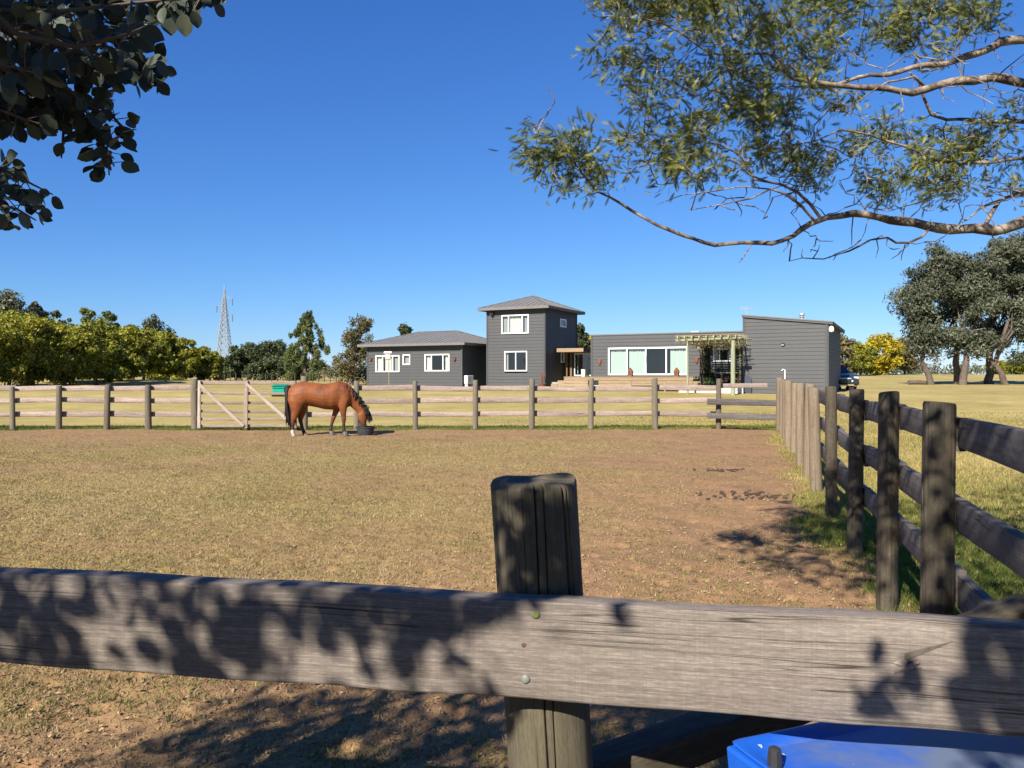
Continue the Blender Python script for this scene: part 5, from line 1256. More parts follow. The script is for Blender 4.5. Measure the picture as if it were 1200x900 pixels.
# the tall wind-bent tree
Yt = 108; x = px2x(357, Yt); z0 = gz1(x, Yt); h = EYE-(363-HY)/F*Yt-z0; rg = np.random.default_rng(5); cl = []
for k in range(105):
    f = rg.uniform(.03, 1); wd = (3.5*math.sin(math.pi*min(1, f*.62+.25))**.8)*(1-.72*max(0, f-.45)/.55); a = rg.uniform(0, 6.28); q = rg.uniform(.3, 1)
    s = rg.uniform(.45, .85)*(1-.4*f); cl.append((x-.2+.75*f**1.5+wd*q*math.cos(a), Yt+wd*q*math.sin(a)*.8, z0+h*f*.96, s*.85, s*.85, s*1.2))
tree('tall_leaning_tree', 'tall wind-bent green tree with pointed twin top behind the utility pole', (x, Yt), [(0, 0, -.2), (.1, 0, h*.4), (.5, 0, h*.85)], .25, cl, 24000, .17, 'f_green', 'bark_dark', None, .35, 140, up=.2)
# thin-crowned tree with a bare trunk beside the bungalow
Yt = 68; x = px2x(412, Yt); z0 = gz1(x, Yt); top_ = EYE-(371-HY)/F*Yt; cl = []
for k in range(60):
    f = rg.uniform(0, 1); cx = x+(-.75+2.0*f)*.9+rg.normal(0, .85*(1-.4*f)); cl.append((cx, Yt+rg.normal(0, .6), z0+1.0+(top_-z0-1.0)*f*.96, .5*rg.uniform(.6, 1.2), .5, .55))
tree('thin_crowned_tree', 'sparse brownish-green tree with a bare pale trunk beside the bungalow', (x, Yt), [(0, 0, -.2), (.05, 0, 1.4), (.4, 0, 3.6)], .19, cl, 9500, .12, 'f_brown', 'bark_pale', None, .4, 150)
V, Fq, lc = leafcloud([(x-.6, Yt+2, z0+1.2, 1.8, 1.2, 1.1), (x+1.2, Yt+2.5, z0+1.0, 1.6, 1.2, 1.0)], 2600, .10, .5, .4, 77)
t_ = thing('dark_bush', 'dark bush at the foot of the thin-crowned tree', 'bush', (x, Yt+2, z0)); link('crown', npmesh('crown', V, Fq, attrs={'lc': lc}), M['f_dark'], t_)
mb = MB(); mb.tube([(x-.3, Yt+2, z0-.1), (x-.4, Yt+2, z0+.8)], [.08, .05], 7); mb.build('stem', M['bark_dark'], t_)
# trees showing over the house
for i, (px, ty, hw, Yt, fm, lab) in enumerate([(477, 376, 11, 72, 'f_dark', 'dark conical tree top peeking over the bungalow roof'), (681, 381, 9, 68, 'f_dark', 'dark green tree top behind the tower edge'), (690, 394, 10, 74, 'f_bloom', 'yellow-green tree behind the glazed entry roof')]):
    x = px2x(px, Yt); z0 = gz1(x, Yt); h = EYE-(ty-HY)/F*Yt-z0; rx = hw/F*Yt
    cl = clumps_in((x, Yt, z0+h*.62), rx*.9, rx*.9, h*.38, 24, rx*.45, i+160, .2, .9)
    tree('garden_tree', lab, (x, Yt), [(0, 0, -.2), (.1, 0, h*.4), (0, .1, h*.85)], .16, cl, 4200, .16, fm, 'bark_dark', None, .5, i+170)
# right: pale tree, yellow flowering trees
for i, (px, ty, hw, Yt, fm, n, lab, nm) in enumerate([(986, 391, 15, 104, 'f_brown', 2200, 'pale bare-stemmed tree behind the parked car', 'pale_tree'), (1008, 401, 17, 112, 'f_yellow', 3600, 'green bushy tree left of the bright yellow flowering tree', 'flowering_tree'), (1034, 388, 22, 116, 'f_bloom', 5200, 'bright yellow flowering tree at the edge of the right field', 'flowering_tree'),
        (1060, 396, 17, 120, 'f_brown', 3200, 'dull brownish bushy tree beside the bright yellow flowering tree', 'flowering_tree'), (1200, 421, 20, 122, 'f_yellow', 3000, 'low yellow-green bush beyond the eucalyptus trunks', 'flowering_tree'), (1170, 425, 14, 128, 'f_yellow', 2000, 'small yellow-green bush glimpsed between eucalyptus trunks', 'flowering_tree')]):
    x = px2x(px, Yt); z0 = gz1(x, Yt); h = EYE-(ty-HY)/F*Yt-z0; rx = hw/F*Yt
    cl = clumps_in((x, Yt, z0+h*.53), rx*.92, rx*.85, h*.46, 44, rx*.36, i+200, .4, .75)
    tree(nm, lab, (x, Yt), [(0, 0, -.2), (.1, 0, h*.35), (0, .1, h*.8)], .16, cl, int(n*1.9), .22, fm, 'bark_pale' if i == 0 else 'bark_dark', None, .5, i+210)
# eucalyptus grove
def euc(label, bpx, Yt, trunk_px, blobs, r0, n, sd):
    x = px2x(bpx, Yt); z0 = gz1(x, Yt); cl = []
    for (px, py, rx, rz, K) in blobs:
        cl += clumps_in((px2x(px, Yt), Yt+random.uniform(-.5, .5), EYE-(py-HY)/F*Yt), rx/F*Yt, rx/F*Yt*.9, rz/F*Yt, K, 1.0, sd+len(cl), .1, .75)
    tk = [(0, 0, -.3)]+[(px2x(px, Yt)-x, .1*k, EYE-(py-HY)/F*Yt-z0) for k, (px, py) in enumerate(trunk_px)]
    return tree('eucalyptus', label, (x, Yt), tk, r0, cl, int(n*1.9), .17, 'f_euc', 'bark_pale', 'eucalyptus grove on the right lawn', .38, sd, limbs=14, up=.1, pw=.6)
euc('grey-green eucalyptus with an S-curved bare trunk at the open edge of the grove', 1093, 71, [(1088, 437), (1081, 424), (1084, 406), (1090, 375), (1092, 345)], [(1076, 362, 24, 34, 24), (1090, 330, 26, 34, 22), (1092, 392, 26, 22, 14), (1100, 304, 13, 18, 10), (1072, 405, 13, 14, 6)], .30, 9500, 301)
euc('eucalyptus with a dark upright trunk behind the pale-footed one', 1121, 74, [(1121, 425), (1122, 400), (1118, 360), (1116, 325)], [(1120, 345, 28, 38, 26), (1116, 395, 22, 24, 12), (1108, 318, 16, 24, 10)], .34, 8000, 330)
euc('eucalyptus with a stout pale-footed trunk leaning toward its neighbours', 1127, 70, [(1130, 435), (1134, 415), (1143, 380), (1150, 340)], [(1146, 350, 30, 36, 26), (1148, 310, 24, 26, 16), (1140, 402, 24, 20, 10)], .36, 9000, 360)
euc('broad eucalyptus carrying the highest crown of the grove', 1160, 74, [(1159, 430), (1161, 400), (1168, 350), (1175, 310)], [(1176, 325, 32, 42, 30), (1182, 292, 22, 16, 10), (1166, 395, 26, 28, 14)], .40, 10000, 390)
euc('eucalyptus with a kinked pale trunk at the far-lawn end of the grove', 1179, 70, [(1173, 437), (1166, 427), (1174, 405), (1186, 370), (1192, 330)], [(1198, 345, 30, 44, 28), (1206, 395, 28, 30, 16), (1190, 300, 20, 24, 10)], .30, 9500, 420)
euc('eucalyptus closing the grove beyond the kinked trunk', 1225, 73, [(1225, 420), (1222, 380), (1225, 330)], [(1228, 350, 34, 60, 34), (1222, 405, 26, 24, 10)], .34, 8000, 450)
lg = MB(); q = Vector((px2x(1076, 71.5), 71.5, gz1(px2x(1076, 71.5), 71.5)+.2)); lg.tube([q+Vector((-.9, 0, 0)), q+Vector((0, .1, .03)), q+Vector((1.0, .25, -.04))], [.2, .22, .18], 9)
tag(autosmooth(lg.build('fallen_log', M['bark_dark'])), 'dark fallen log on the grass by the S-curved eucalyptus', 'log')
# far wood along the horizon
rg = np.random.default_rng(9); cl = []
for k in range(520):
    Yt = rg.uniform(330, 430); px = rg.uniform(-150, 1350); s = rg.uniform(2.0, 4.2); cl.append((px2x(px, Yt), Yt, 1.2+s*rg.uniform(.3, 1.1)+1.6*vn(px*.02, 0, 3), s*1.3, s, s))
V, Fq, lc = leafcloud(cl, 26000, .62, .6, .3, 10, .5)
o = link('far_wood', npmesh('far_wood', V, Fq, attrs={'lc': lc}), M['f_euc']); o['kind'] = 'stuff'; o['label'] = 'low grey-green wood along the horizon'; o['category'] = 'wood'
# foliage on the pergola climber
cl = [(VB.x+.05*math.sin(z*3), VB.y, .6+z, .28+.12*math.sin(z*2+1)+(.14 if z < 1.4 else 0), .28, .26) for z in np.linspace(0, 2.6, 15)]
V, Fq, lc = leafcloud(cl, 2600, .06, .6, .3, 12); link('foliage', npmesh('foliage', V, Fq, attrs={'lc': lc}), M['f_vine'], vn_)
# ------------------------------------------------------------------ overhead trees
def resample(pts, step):
    out = [pts[0]]
    for a, b in zip(pts[:-1], pts[1:]):
        L = (b[0]-a[0]).length; n = max(1, int(L/step))
        for k in range(1, n+1): out.append((a[0].lerp(b[0], k/n), a[1]+(b[1]-a[1])*k/n))
    return out
class Skeleton:
    def __init__(s, sd): s.n = []; s.rr = random.Random(sd); s.tw = []
    def limb(s, pts, step=.12):              # pts: list of (Vector, radius)
        q = resample(pts, step); s.n += [tuple(p) for p, r in q]; return q
    def grow(s, targets, r0=.007, r1=.0018, step=.09, jit=.018, sag=.0, maxd=9e9):
        arr = np.array(s.n); T = np.array([tuple(t) for t in targets]); d = np.array([np.min(np.sum((arr-t)**2, 1)) for t in T]); ends = {}
        for i in np.argsort(d):
            t = T[i]; k = np.argmin(np.sum((arr-t)**2, 1)); a = Vector(arr[k]); b = Vector(t); L = (b-a).length
            n = max(2, int(L/step)); pts = [a]; new = []
            perp = Vector((s.rr.gauss(0, 1), s.rr.gauss(0, 1), s.rr.gauss(0, 1)))*L*.10
            for j in range(1, n+1):
                f = j/n; q = a.lerp(b, f)+perp*math.sin(math.pi*f)-Vector((0, 0, sag*L*math.sin(math.pi*f)))
                if j < n: q += Vector((s.rr.gauss(0, jit), s.rr.gauss(0, jit), s.rr.gauss(0, jit)))
                pts.append(q); new.append(tuple(q))
            arr = np.vstack([arr, np.array(new)]); ra = min(r0*2.2, r1+.0065*L+.0015)
            s.tw.append((pts, ra, r1)); ends[int(i)] = (b, (pts[-1]-pts[-2]).normalized())
        return ends
    def build(s, name, matk, parent, seg=5):
        mb = MB()
        for pts, ra, rb in s.tw: mb.tube(pts, [ra+(rb-ra)*k/(len(pts)-1) for k in range(len(pts))], seg, caps=False)
        o = mb.build(name, M[matk], parent, True); o['kind'] = 'stuff'; return o
def in_poly(x, y, P):
    c = False; j = len(P)-1
    for i in range(len(P)):
        if (P[i][1] > y) != (P[j][1] > y) and x < (P[j][0]-P[i][0])*(y-P[i][1])/(P[j][1]-P[i][1])+P[i][0]: c = not c
        j = i
    return c
def sample_poly(P, n, rr):
    xs = [p[0] for p in P]; ys = [p[1] for p in P]; out = []
    while len(out) < n:
        x, y = rr.uniform(min(xs), max(xs)), rr.uniform(min(ys), max(ys))
        if in_poly(x, y, P): out.append((x, y))
    return out

# ---- acacia reaching in from the right
AK = .57                                     # the limb hangs about four metres away: its shadow lands by the side fence
ac_ = thing('acacia_tree', 'feathery acacia with long bare bending limbs over the side fence', 'tree', (4.9, 4.9, gz1(4.9, 4.9)))
sk = Skeleton(31); rr = random.Random(32)
def lp_(lst, d0, d1):                         # (px, py, radius) list -> points at a slowly changing distance
    n = len(lst)-1; return [(at(x, y, (d0+(d1-d0)*k/n)*AK), r_*AK) for k, (x, y, r_) in enumerate(lst)]
mb = MB(); mb.tube([Vector((4.9, 4.9, -.3)), Vector((4.85, 4.8, 1.0)), Vector((4.7, 4.7, 2.1)), Vector((4.7, 4.7, 3.2)), Vector((4.6, 4.7, 4.2)), Vector((4.7, 4.8, 5.4))], [.15, .12, .10, .08, .06, .03], 12); autosmooth(mb.build('trunk', M['acacia_bark'], ac_), 80)
T0 = Vector((4.7, 4.7, 2.1)); T1 = Vector((4.66, 4.7, 3.3)); T2 = Vector((4.63, 4.7, 3.8)); T3 = Vector((4.7, 4.7, 2.7))
limbs = [
 [(T0, .06)]+lp_([(1330, 255, .066), (1200, 261, .056), (1165, 270, .052), (1130, 268, .050), (1085, 266, .046), (1058, 259, .042), (1030, 254, .036), (1000, 251, .033), (968, 254, .030), (950, 262, .027), (930, 277, .024), (905, 284, .021), (870, 286, .019), (838, 286, .018), (800, 277, .017), (770, 263, .015), (740, 247, .013), (715, 231, .011), (700, 224, .009), (686, 208, .007), (672, 190, .006), (655, 172, .004)], 7.7, 6.9),
 [(T2, .045)]+lp_([(1330, 40, .052), (1200, 46, .046), (1172, 50, .042), (1145, 63, .036), (1118, 72, .031), (1085, 77, .027), (1055, 84, .024), (1020, 88, .020), (990, 96, .015), (955, 103, .011), (915, 100, .008)], 7.9, 7.2),
 [(T1, .05)]+lp_([(1330, 100, .050), (1200, 97, .044), (1165, 91, .042), (1130, 94, .040), (1100, 101, .036), (1070, 107, .032), (1040, 105, .029), (1000, 101, .025), (965, 99, .021), (930, 92, .016), (900, 64, .013), (865, 62, .012), (832, 63, .008)], 7.5, 6.9),
 [(T3, .03)]+lp_([(1330, 150, .026), (1200, 143, .021), (1150, 142, .018), (1110, 140, .016), (1092, 133, .015), (1083, 115, .013), (1077, 97, .012), (1066, 86, .010)], 7.8, 7.4),
 [(T3, .026)]+lp_([(1330, 195, .022), (1200, 186, .016), (1165, 189, .015), (1125, 193, .014), (1095, 186, .012), (1060, 172, .010), (1020, 158, .009), (985, 152, .008), (955, 165, .006), (925, 172, .004)], 7.4, 6.8),
 lp_([(1150, 269, .024), (1162, 250, .020), (1172, 236, .018), (1190, 226, .017), (1230, 222, .014)], 7.6, 7.9),
 lp_([(1172, 236, .016), (1150, 243, .011), (1132, 258, .007), (1124, 262, .004)], 7.65, 7.5),
 lp_([(1090, 267, .013), (1080, 277, .012), (1065, 284, .011), (1050, 285, .010), (1040, 279, .010), (1020, 281, .009), (995, 294, .008), (965, 304, .006), (940, 302, .004), (925, 306, .003)], 7.3, 6.9),
 lp_([(962, 256, .017), (950, 240, .015), (935, 226, .013), (915, 216, .011), (898, 212, .009), (880, 205, .008), (862, 190, .006)], 7.1, 6.8),
 lp_([(955, 259, .014), (938, 240, .012), (920, 228, .010), (903, 222, .009), (880, 232, .007), (845, 240, .005), (810, 246, .003)], 7.05, 6.7),
 lp_([(915, 216, .010), (884, 211, .009), (878, 196, .008), (866, 180, .007), (841, 169, .006), (800, 163, .005), (748, 156, .003)], 7.0, 6.6),
 lp_([(832, 63, .008), (818, 54, .008), (800, 40, .008), (775, 26, .007), (755, 22, .006), (730, 5, .005), (715, -10, .004)], 6.9, 6.7),
 lp_([(903, 222, .007), (870, 218, .006), (840, 224, .005), (800, 228, .004), (770, 240, .003)], 7.0, 6.7),
 lp_([(1120, 192, .010), (1100, 215, .008), (1085, 235, .006), (1040, 248, .004), (1000, 238, .003)], 7.4, 7.2),
 lp_([(880, 286, .007), (872, 300, .005), (866, 308, .003)], 7.0, 6.9),
 lp_([(1085, 103, .014), (1072, 90, .012), (1040, 96, .009), (1015, 112, .006), (990, 130, .004)], 7.4, 7.0),
]
for L_ in limbs:
    q = sk.limb(L_, .06); mb = MB(); ph = rr.uniform(0, 6); pts = []
    for k, (p_, r_) in enumerate(q): pts.append(p_+Vector((0, .007*math.sin(k*.9+ph), .007*math.sin(k*1.3+ph)))*min(1, r_/.012))
    mb.tube(pts, [r_*(1+.10*math.sin(k*1.7+ph)) for k, (p_, r_) in enumerate(q)], 10); autosmooth(mb.build('limb', M['acacia_bark'], ac_), 80)
polys = [([(695, -20), (900, -20), (908, 60), (885, 120), (905, 165), (862, 192), (800, 206), (765, 195), (738, 178), (712, 155), (722, 120), (712, 60)], 50, 9, .5, 7.25),
         ([(860, -20), (1010, -20), (1000, 80), (960, 130), (1000, 190), (930, 205), (880, 190), (870, 100)], 13, 7, .4, 7.2),
         ([(900, -20), (1230, -20), (1230, 40), (1110, 52), (1020, 74), (960, 90), (900, 100)], 26, 7, .35, 7.75),
         ([(900, 110), (1000, 122), (1100, 120), (1230, 118), (1230, 172), (1100, 198), (1130, 226), (1060, 240), (1000, 222), (930, 206), (900, 185)], 30, 6, .3, 7.55),
         ([(640, 160), (652, 130), (660, 130), (670, 158), (696, 178), (714, 200), (714, 214), (700, 216), (674, 216), (664, 200), (650, 186)], 12, 6, .12, 6.95),
         ([(1080, 170), (1230, 150), (1230, 235), (1180, 226), (1100, 225)], 9, 6, .3, 7.8)]
tg = []
for P, n, per, dd, dc in polys:
    for (x, y) in sample_poly(P, n, rr):
        c_ = at(x, y, (dc+rr.gauss(0, dd))*AK); sp_ = rr.uniform(.042, .078)
        for _ in range(int(per*rr.uniform(.6, 1.4))): tg.append(c_+Vector((rr.gauss(0, sp_*1.2), rr.gauss(0, sp_), rr.gauss(0, sp_*.75))))
# the rest of the crown, out of the picture to the right and above
for k in range(260):
    a = rr.uniform(0, 6.28); r_ = rr.uniform(.3, 2.2); q = Vector((4.6+r_*math.cos(a), 4.4+r_*math.sin(a), rr.uniform(3.0, 5.9)))
    if not in_frame(q, 20): tg.append(q)
nleaf = len(tg)
for P, n in (([(760, 190), (900, 190), (960, 240), (900, 262), (800, 240)], 45), ([(940, 150), (1230, 150), (1230, 250), (1000, 262), (930, 230)], 130), ([(900, 60), (1230, 60), (1230, 150), (900, 150)], 90), ([(900, 275), (1100, 275), (1060, 305), (930, 310)], 24), ([(1100, 268), (1200, 268), (1200, 300)], 6), ([(612, 165), (640, 100), (655, 105), (660, 150)], 12), ([(690, 0), (900, 0), (900, 190), (720, 170)], 40)):
    for (x, y) in sample_poly(P, n, rr): tg.append(at(x, y, (7.2+rr.gauss(0, .3))*AK))       # bare twigs
ends = sk.grow(tg, .006, .0015, .05, .006); ends = {k: v for k, v in ends.items() if k < nleaf}
sk.build('twigs', 'acacia_bark', ac_, 5)
# one feather leaf: rachis with pairs of narrow pinnae
fv = []; ffc = []
def tri(a, b, c): i = len(fv); fv.extend([a, b, c]); ffc.append((i, i+1, i+2))
for k in range(7):
    y = .10+.13*k; L = .24*math.sin(math.pi*(.18+.75*k/7)); w_ = .06
    for s in (-1, 1): tri((0, y-w_, 0), (0, y+w_, 0), (s*L, y+.20, .05-.12*L))
tri((-.02, 0, 0), (.02, 0, 0), (0, 1.05, -.02))
fv = np.array(fv); ffc = np.array(ffc); NFv = len(fv)
rg = np.random.default_rng(33); Vs = []; Fs = []; Ls = []; cnt = 0
for i, (p_, d_) in ends.items():
    nl = rg.integers(12, 22); ck = rg.uniform(0, 1); p0 = np.array(p_); dd = np.array(d_)
    for j in range(nl):
        off = rg.normal(0, .032, 3)
        y_ = dd*.6+np.array([-.4, -.1, -.15])+rg.normal(0, .5, 3); y_ /= np.linalg.norm(y_); x_ = np.cross(y_, rg.normal(0, 1, 3)); x_ /= np.linalg.norm(x_); z_ = np.cross(x_, y_)
        s = rg.uniform(.034, .064); Vs.append(p0+off+(fv[:, :1]*x_+fv[:, 1:2]*y_+fv[:, 2:3]*z_)*s); Fs.append(ffc+cnt); cnt += NFv
        Ls.append(np.full(NFv, np.clip(.45*ck+.55*rg.uniform(0, 1), 0, 1)))
o = link('leaves', npmesh('leaves', np.concatenate(Vs), np.concatenate(Fs), attrs={'lc': np.concatenate(Ls)}), M['f_acacia'], ac_); o['kind'] = 'stuff'

# ---- round-leaved eucalyptus over the camera
TS = np.array(TO_SUN)
eu = thing('round_leaved_eucalyptus', 'leafy eucalyptus bough with round dark leaves hanging against the sky', 'tree', (1.6, -2.7, 0))
sk = Skeleton(41); rr = random.Random(42); rg = np.random.default_rng(43)
mb = MB(); tp_ = [Vector((1.6, -2.7, -.3)), Vector((1.65, -2.7, 1.0)), Vector((1.6, -2.65, 2.6)), Vector((1.6, -2.6, 3.9)), Vector((1.7, -2.7, 5.4)), Vector((1.6, -2.7, 7.0))]
mb.tube(tp_, [.24, .19, .165, .13, .09, .04], 14); autosmooth(mb.build('trunk', M['bark_pale'], eu), 80)
lbs = [[(tp_[3], .09), (Vector((.5, -2.3, 4.7)), .07), (Vector((-1.1, -1.7, 4.8)), .055), (Vector((-2.5, -1.1, 4.3)), .042), (Vector((-2.35, -.35, 3.5)), .032), (Vector((-1.8, .3, 2.85)), .024), (Vector((-1.35, .65, 2.5)), .016), (Vector((-1.05, 1.0, 2.3)), .009)],
       [(tp_[3], .08), (Vector((1.4, -1.6, 4.6)), .06), (Vector((1.2, -.7, 4.9)), .04), (Vector((1.0, .3, 5.0)), .025)],
       [(Vector((-2.5, -1.1, 4.3)), .035), (Vector((-3.1, -1.0, 3.9)), .025), (Vector((-3.5, -.9, 3.5)), .012)],
       [(tp_[2], .06), (Vector((1.0, -1.7, 3.5)), .045), (Vector((.0, -.95, 3.65)), .03), (Vector((-1.0, -.7, 3.55)), .02), (Vector((-2.0, -.5, 3.3)), .01)],
       [(tp_[4], .05), (Vector((.9, -2.4, 5.9)), .035), (Vector((.2, -2.0, 6.2)), .022)]]
for L_ in lbs:
    q = sk.limb(L_, .15); mb = MB(); mb.tube([p_ for p_, r_ in q], [r_ for p_, r_ in q], 9); autosmooth(mb.build('limb', M['bark_pale'], eu), 80)
# clumps whose shade falls on the ground
tg = []
def shade_ground(P, n, h0, h1):
    for (x, y) in sample_poly(P, n, rr):
        q = on_ground(x, y); k = rr.uniform(h0, h1)/TO_SUN.z; s = q+TO_SUN*k
        if not in_frame(s, 80): tg.append(s)
shade_ground([(90, 893), (230, 838), (300, 806), (420, 800), (560, 806), (700, 825), (830, 815), (830, 905), (560, 905), (100, 905)], 120, 2.9, 4.6)
shade_ground([(858, 628), (930, 608), (1010, 604), (1056, 640), (1050, 690), (950, 686), (880, 655)], 48, 3.9, 5.4)
shade_ground([(1120, 590), (1230, 560), (1260, 720), (1120, 740)], 110, 3.6, 5.2)
if 0: shade_ground([(755, 682), (790, 682), (800, 700), (755, 700)], 5, 4.2, 5.4)
def shade_side():                            # side fence posts
    for k in range(60):
        y = rr.uniform(2.4, 6.9); s = Vector((fx(y)+rr.uniform(-.1, .1), y, rr.uniform(.35, 1.4)))+TO_SUN*(rr.uniform(2.9, 4.2)/TO_SUN.z)
        if not in_frame(s, 80): tg.append(s)
shade_side()
n_ground = len(tg)
# sprays of leaves whose shade dapples the near board and the hanging bough
near_t = []
def shade_board(x0, x1, y0, y1, n, k0=2.1, k1=4.0):
    for _ in range(n):
        px = rr.uniform(x0, x1); q = plank_at(px); s = Vector((q.x, q.y, EYE-(rr.uniform(y0, y1)-HY)/F*q.y))+TO_SUN*rr.uniform(k0, k1)
        if not in_frame(s, 80): near_t.append(s)
shade_board(-40, 110, 690, 790, 22); shade_board(110, 230, 680, 735, 5); shade_board(200, 320, 690, 790, 9); shade_board(380, 440, 690, 800, 5); shade_board(480, 560, 690, 800, 9)
shade_board(560, 650, 690, 735, 4); shade_board(712, 735, 700, 735, 1); shade_board(1010, 1050, 790, 820, 2); shade_board(1105, 1260, 720, 850, 26); shade_board(300, 500, 665, 705, 4)
for _ in range(16):                          # and on the head of the near post
    s = Vector((pp.x+rr.uniform(-.09, .1), pp.y-.08, rr.uniform(1.15, 1.34)))+TO_SUN*rr.uniform(1.8, 2.6)
    if not in_frame(s, 80): near_t.append(s)
for _ in range(120):
    s = at(rr.uniform(-60, 150), rr.uniform(-40, 240), rr.uniform(.9, 1.5))+TO_SUN*rr.uniform(.7, 2.6)
    if not in_frame(s, 60): near_t.append(s)
e1 = sk.grow(tg, .012, .002, .14, .02, .03); e2 = sk.grow(near_t, .006, .0014, .08, .01, .02)
# leaf template: broad oval, slightly folded, pointed tip
lt = np.array([(0, 0, 0), (-.17, .08, .03), (-.32, .25, .055), (-.40, .50, .07), (-.33, .74, .055), (-.17, .92, .02), (0, 1.05, -.04), (.17, .92, .02), (.33, .74, .055), (.40, .50, .07), (.32, .25, .055), (.17, .08, .03), (0, .5, 0)], dtype=float)
lf_ = [(0, 12, 2, 1), (12, 4, 3, 2), (12, 6, 5, 4), (0, 11, 10, 12), (12, 10, 9, 8), (12, 8, 7, 6)]
Vs = []; Fs = []; Ls = []; cnt = 0
def put(p0, n, spread, size):
    global cnt
    for j in range(n):
        off = rg.normal(0, spread, 3); y_ = rg.normal(0, .7, 3)+np.array([.1, .15, -.45]); y_ /= np.linalg.norm(y_); x_ = np.cross(y_, rg.normal(0, 1, 3)); x_ /= np.linalg.norm(x_); z_ = np.cross(x_, y_); s = size*rg.uniform(.7, 1.25)
        q = p0+off
        if in_frame(q, 55): continue
        Vs.append(q+(lt[:, :1]*x_+lt[:, 1:2]*y_+lt[:, 2:3]*z_)*s); Fs.append(np.array(lf_)+cnt); cnt += len(lt); Ls.append(np.full(len(lt), rg.uniform(0, 1)))
for i, (p_, d_) in e1.items(): put(np.array(p_), rg.integers(12, 22), .13, .066)
for i, (p_, d_) in e2.items(): put(np.array(p_), rg.integers(3, 6), .035, .058)
# the bulk of the crown above and behind; unseen leafy skirt added to block fill light from the low sky behind the camera
sk_t = []
for k in range(300):
    y = rr.uniform(-7, -2.6); x = rr.uniform(-9.5, 6); z = rr.uniform(.3, 1)*(.808*(1.0-y)+.2); sk_t.append(Vector((x, y, z)))
e4 = sk.grow(sk_t, .02, .003, .3, .03)
for i, (p_, d_) in e4.items(): put(np.array(p_), 46, .30, .15)
bulk = []
for k in range(110):
    q = Vector((rr.gauss(.5, .9), rr.gauss(-3.2, .9), rr.uniform(3.8, 6.6))); bulk.append(q)
e3 = sk.grow(bulk, .014, .002, .2, .03)
for i, (p_, d_) in e3.items(): put(np.array(p_), 18, .22, .07)
def put_in(P, n, d0, d1):                    # inner leaves of the bough, behind the outer ones
    global cnt
    for (x, y) in sample_poly(P, n, rr):
        q = np.array(at(x, y, rr.uniform(d0, d1))); y_ = rg.normal(0, .7, 3)+np.array([.1, .1, -.5]); y_ /= np.linalg.norm(y_); x_ = np.cross(y_, rg.normal(0, .6, 3)+np.array([0, -1, .2])); x_ /= np.linalg.norm(x_); z_ = np.cross(x_, y_); s = rg.uniform(.019, .031)
        Vs.append(q+(lt[:, :1]*x_+lt[:, 1:2]*y_+lt[:, 2:3]*z_)*s); Fs.append(np.array(lf_)+cnt); cnt += len(lt); Ls.append(np.full(len(lt), rg.uniform(0, .6)))
put_in([(190, -40), (262, -40), (262, 6), (190, 14)], 70, 1.2, 1.5)
put_in([(120, 40), (185, 60), (196, 96), (170, 104), (130, 90)], 45, 1.2, 1.5)
put_in([(95, 120), (140, 130), (150, 150), (135, 165), (128, 205), (112, 200), (105, 150)], 45, 1.3, 1.5)
put_in([(-60, 185), (20, 190), (66, 224), (48, 262), (-60, 262)], 70, 1.3, 1.5)
put_in([(-60, -60), (250, -60), (255, -5), (190, 22), (150, 85), (120, 120), (60, 105), (-60, 90)], 1300, 1.25, 1.7)
put_in([(-60, 90), (60, 105), (100, 130), (85, 145), (40, 150), (-60, 150)], 420, 1.3, 1.6)
o = link('leaf_mass', npmesh('leaf_mass', np.concatenate(Vs), np.concatenate(Fs), attrs={'lc': np.concatenate(Ls)}), M['f_round'], eu); o['kind'] = 'stuff'
# hanging bough inside the picture: every leaf its own piece
sk2 = Skeleton(51); sk2.n = [n_ for n_ in sk.n if n_[0] < -.7 and not in_frame(n_, 10)]
sprays = [([(-60, -50), (-20, 10), (50, 15), (120, 8), (190, 0), (235, -2), (258, -4)], 52, 1.15), ([(-60, 0), (20, 45), (90, 60), (140, 75), (190, 98)], 40, 1.25), ([(20, 40), (90, 55), (150, 40), (185, 25)], 22, 1.1),
          ([(-60, 70), (10, 100), (60, 110), (100, 130), (125, 165), (128, 205)], 42, 1.35), ([(-60, 110), (-10, 125), (30, 140), (45, 165)], 22, 1.3), ([(60, 110), (75, 145), (72, 185)], 10, 1.35), ([(100, 125), (130, 135), (146, 150)], 8, 1.35),
          ([(-60, 185), (-10, 192), (30, 212), (62, 228)], 18, 1.3), ([(-60, 235), (-10, 238), (20, 245), (42, 258)], 18, 1.3), ([(-70, -40), (0, 30), (60, 40), (110, 60)], 26, 1.2), ([(-60, 40), (0, 75), (40, 85)], 24, 1.15)]
lmesh = []
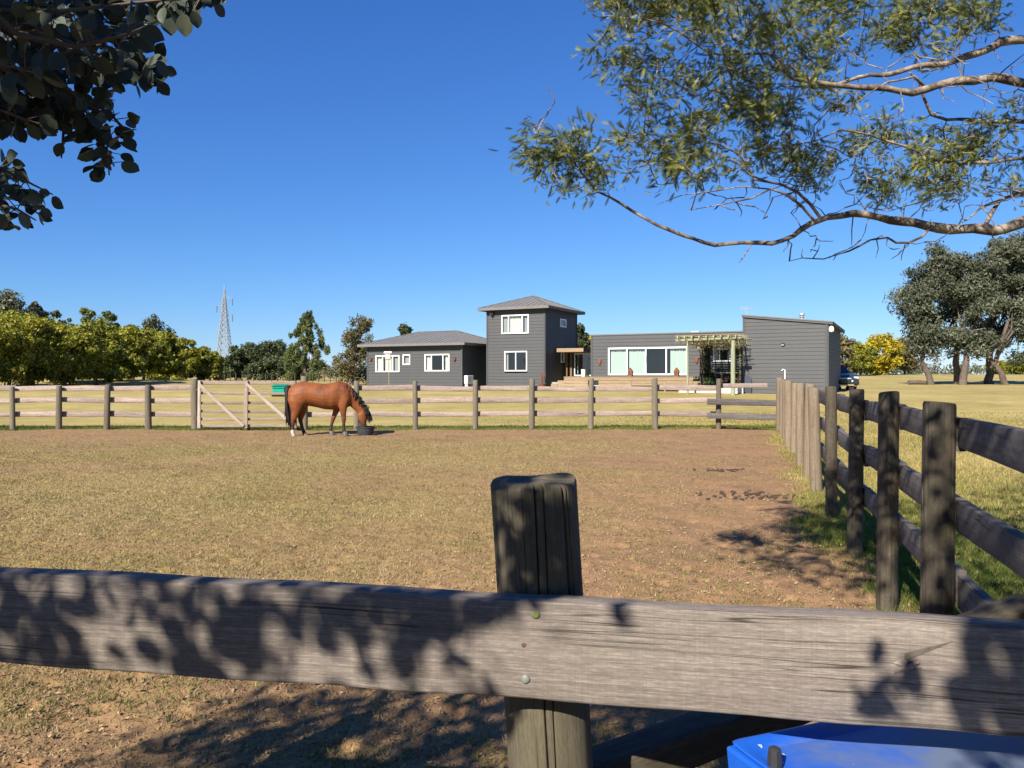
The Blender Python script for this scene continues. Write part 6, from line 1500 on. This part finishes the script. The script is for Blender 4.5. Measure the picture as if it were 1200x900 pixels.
for v in range(4):
    rv = random.Random(60+v); k = rv.uniform(.85, 1.15) if v < 3 else .45; q = lt.copy(); q[:, 0] *= k; q[:, 2] *= rv.uniform(.4, 1.8); q[6, 0] += rv.uniform(-.06, .06)
    mid_ = [tuple(a) for a in q]; me = bpy.data.meshes.new('leaf'); me.from_pydata(mid_, [], lf_); me.polygons.foreach_set('use_smooth', np.ones(6, dtype=bool)); me.materials.append(M['leaf']); me.update(); lmesh.append(me)
mbt = MB()
for (pl, n, dep) in sprays:
    W = [at(x, y, dep+.04*math.sin(i*2.1)) for i, (x, y) in enumerate(pl)]
    q = resample([(p_, .004*(1-.7*i/(len(W)-1))) for i, p_ in enumerate(W)], .03); mbt.tube([p_ for p_, r_ in q], [max(.0012, r_) for p_, r_ in q], 6)
    near_ = min(sk2.n, key=lambda n_: (Vector(n_)-W[0]).length); a = Vector(near_); mbt.tube([a, a.lerp(W[0], .5)+Vector((0, 0, .04)), W[0]], [.009, .006, .004], 6)
    for k in range(n):
        f = (k//2+rr.random()*.5)/(n/2); i = min(len(q)-2, int(f*(len(q)-1))); p_ = q[i][0]; tv = (q[i+1][0]-p_).normalized()
        pet = Vector((rr.gauss(0, 1), rr.gauss(0, 1), rr.gauss(0, 1))); pet = (pet-tv*pet.dot(tv)*.6).normalized()
        y_ = (pet*.9+tv*.45+Vector((0, 0, -.45))+Vector((rr.gauss(0, .25), rr.gauss(0, .25), rr.gauss(0, .25)))).normalized()
        x_ = y_.cross(Vector((rr.gauss(0, .6), rr.gauss(-1, .6), rr.gauss(.2, .6)))).normalized(); z_ = x_.cross(y_); s = rr.uniform(.022, .035)*(1.15 if dep < .8 else 1)
        o = bpy.data.objects.new('leaf', lmesh[3 if rr.random() < .12 else rr.randrange(3)]); C.objects.link(o); o.parent = eu
        st = p_+pet*.022
        mbt.tube([p_, st], [.001, .0008], 4, caps=False)
        Mx = Matrix((x_*s, y_*s, z_*s)).transposed().to_4x4(); Mx.translation = st-Vector(eu.location); o.matrix_local = Mx
mbt.build('spray_stems', M['bark_dark'], eu, True)
sk.build('twigs', 'bark_dark', eu, 5)
bpy.context.view_layer.update()
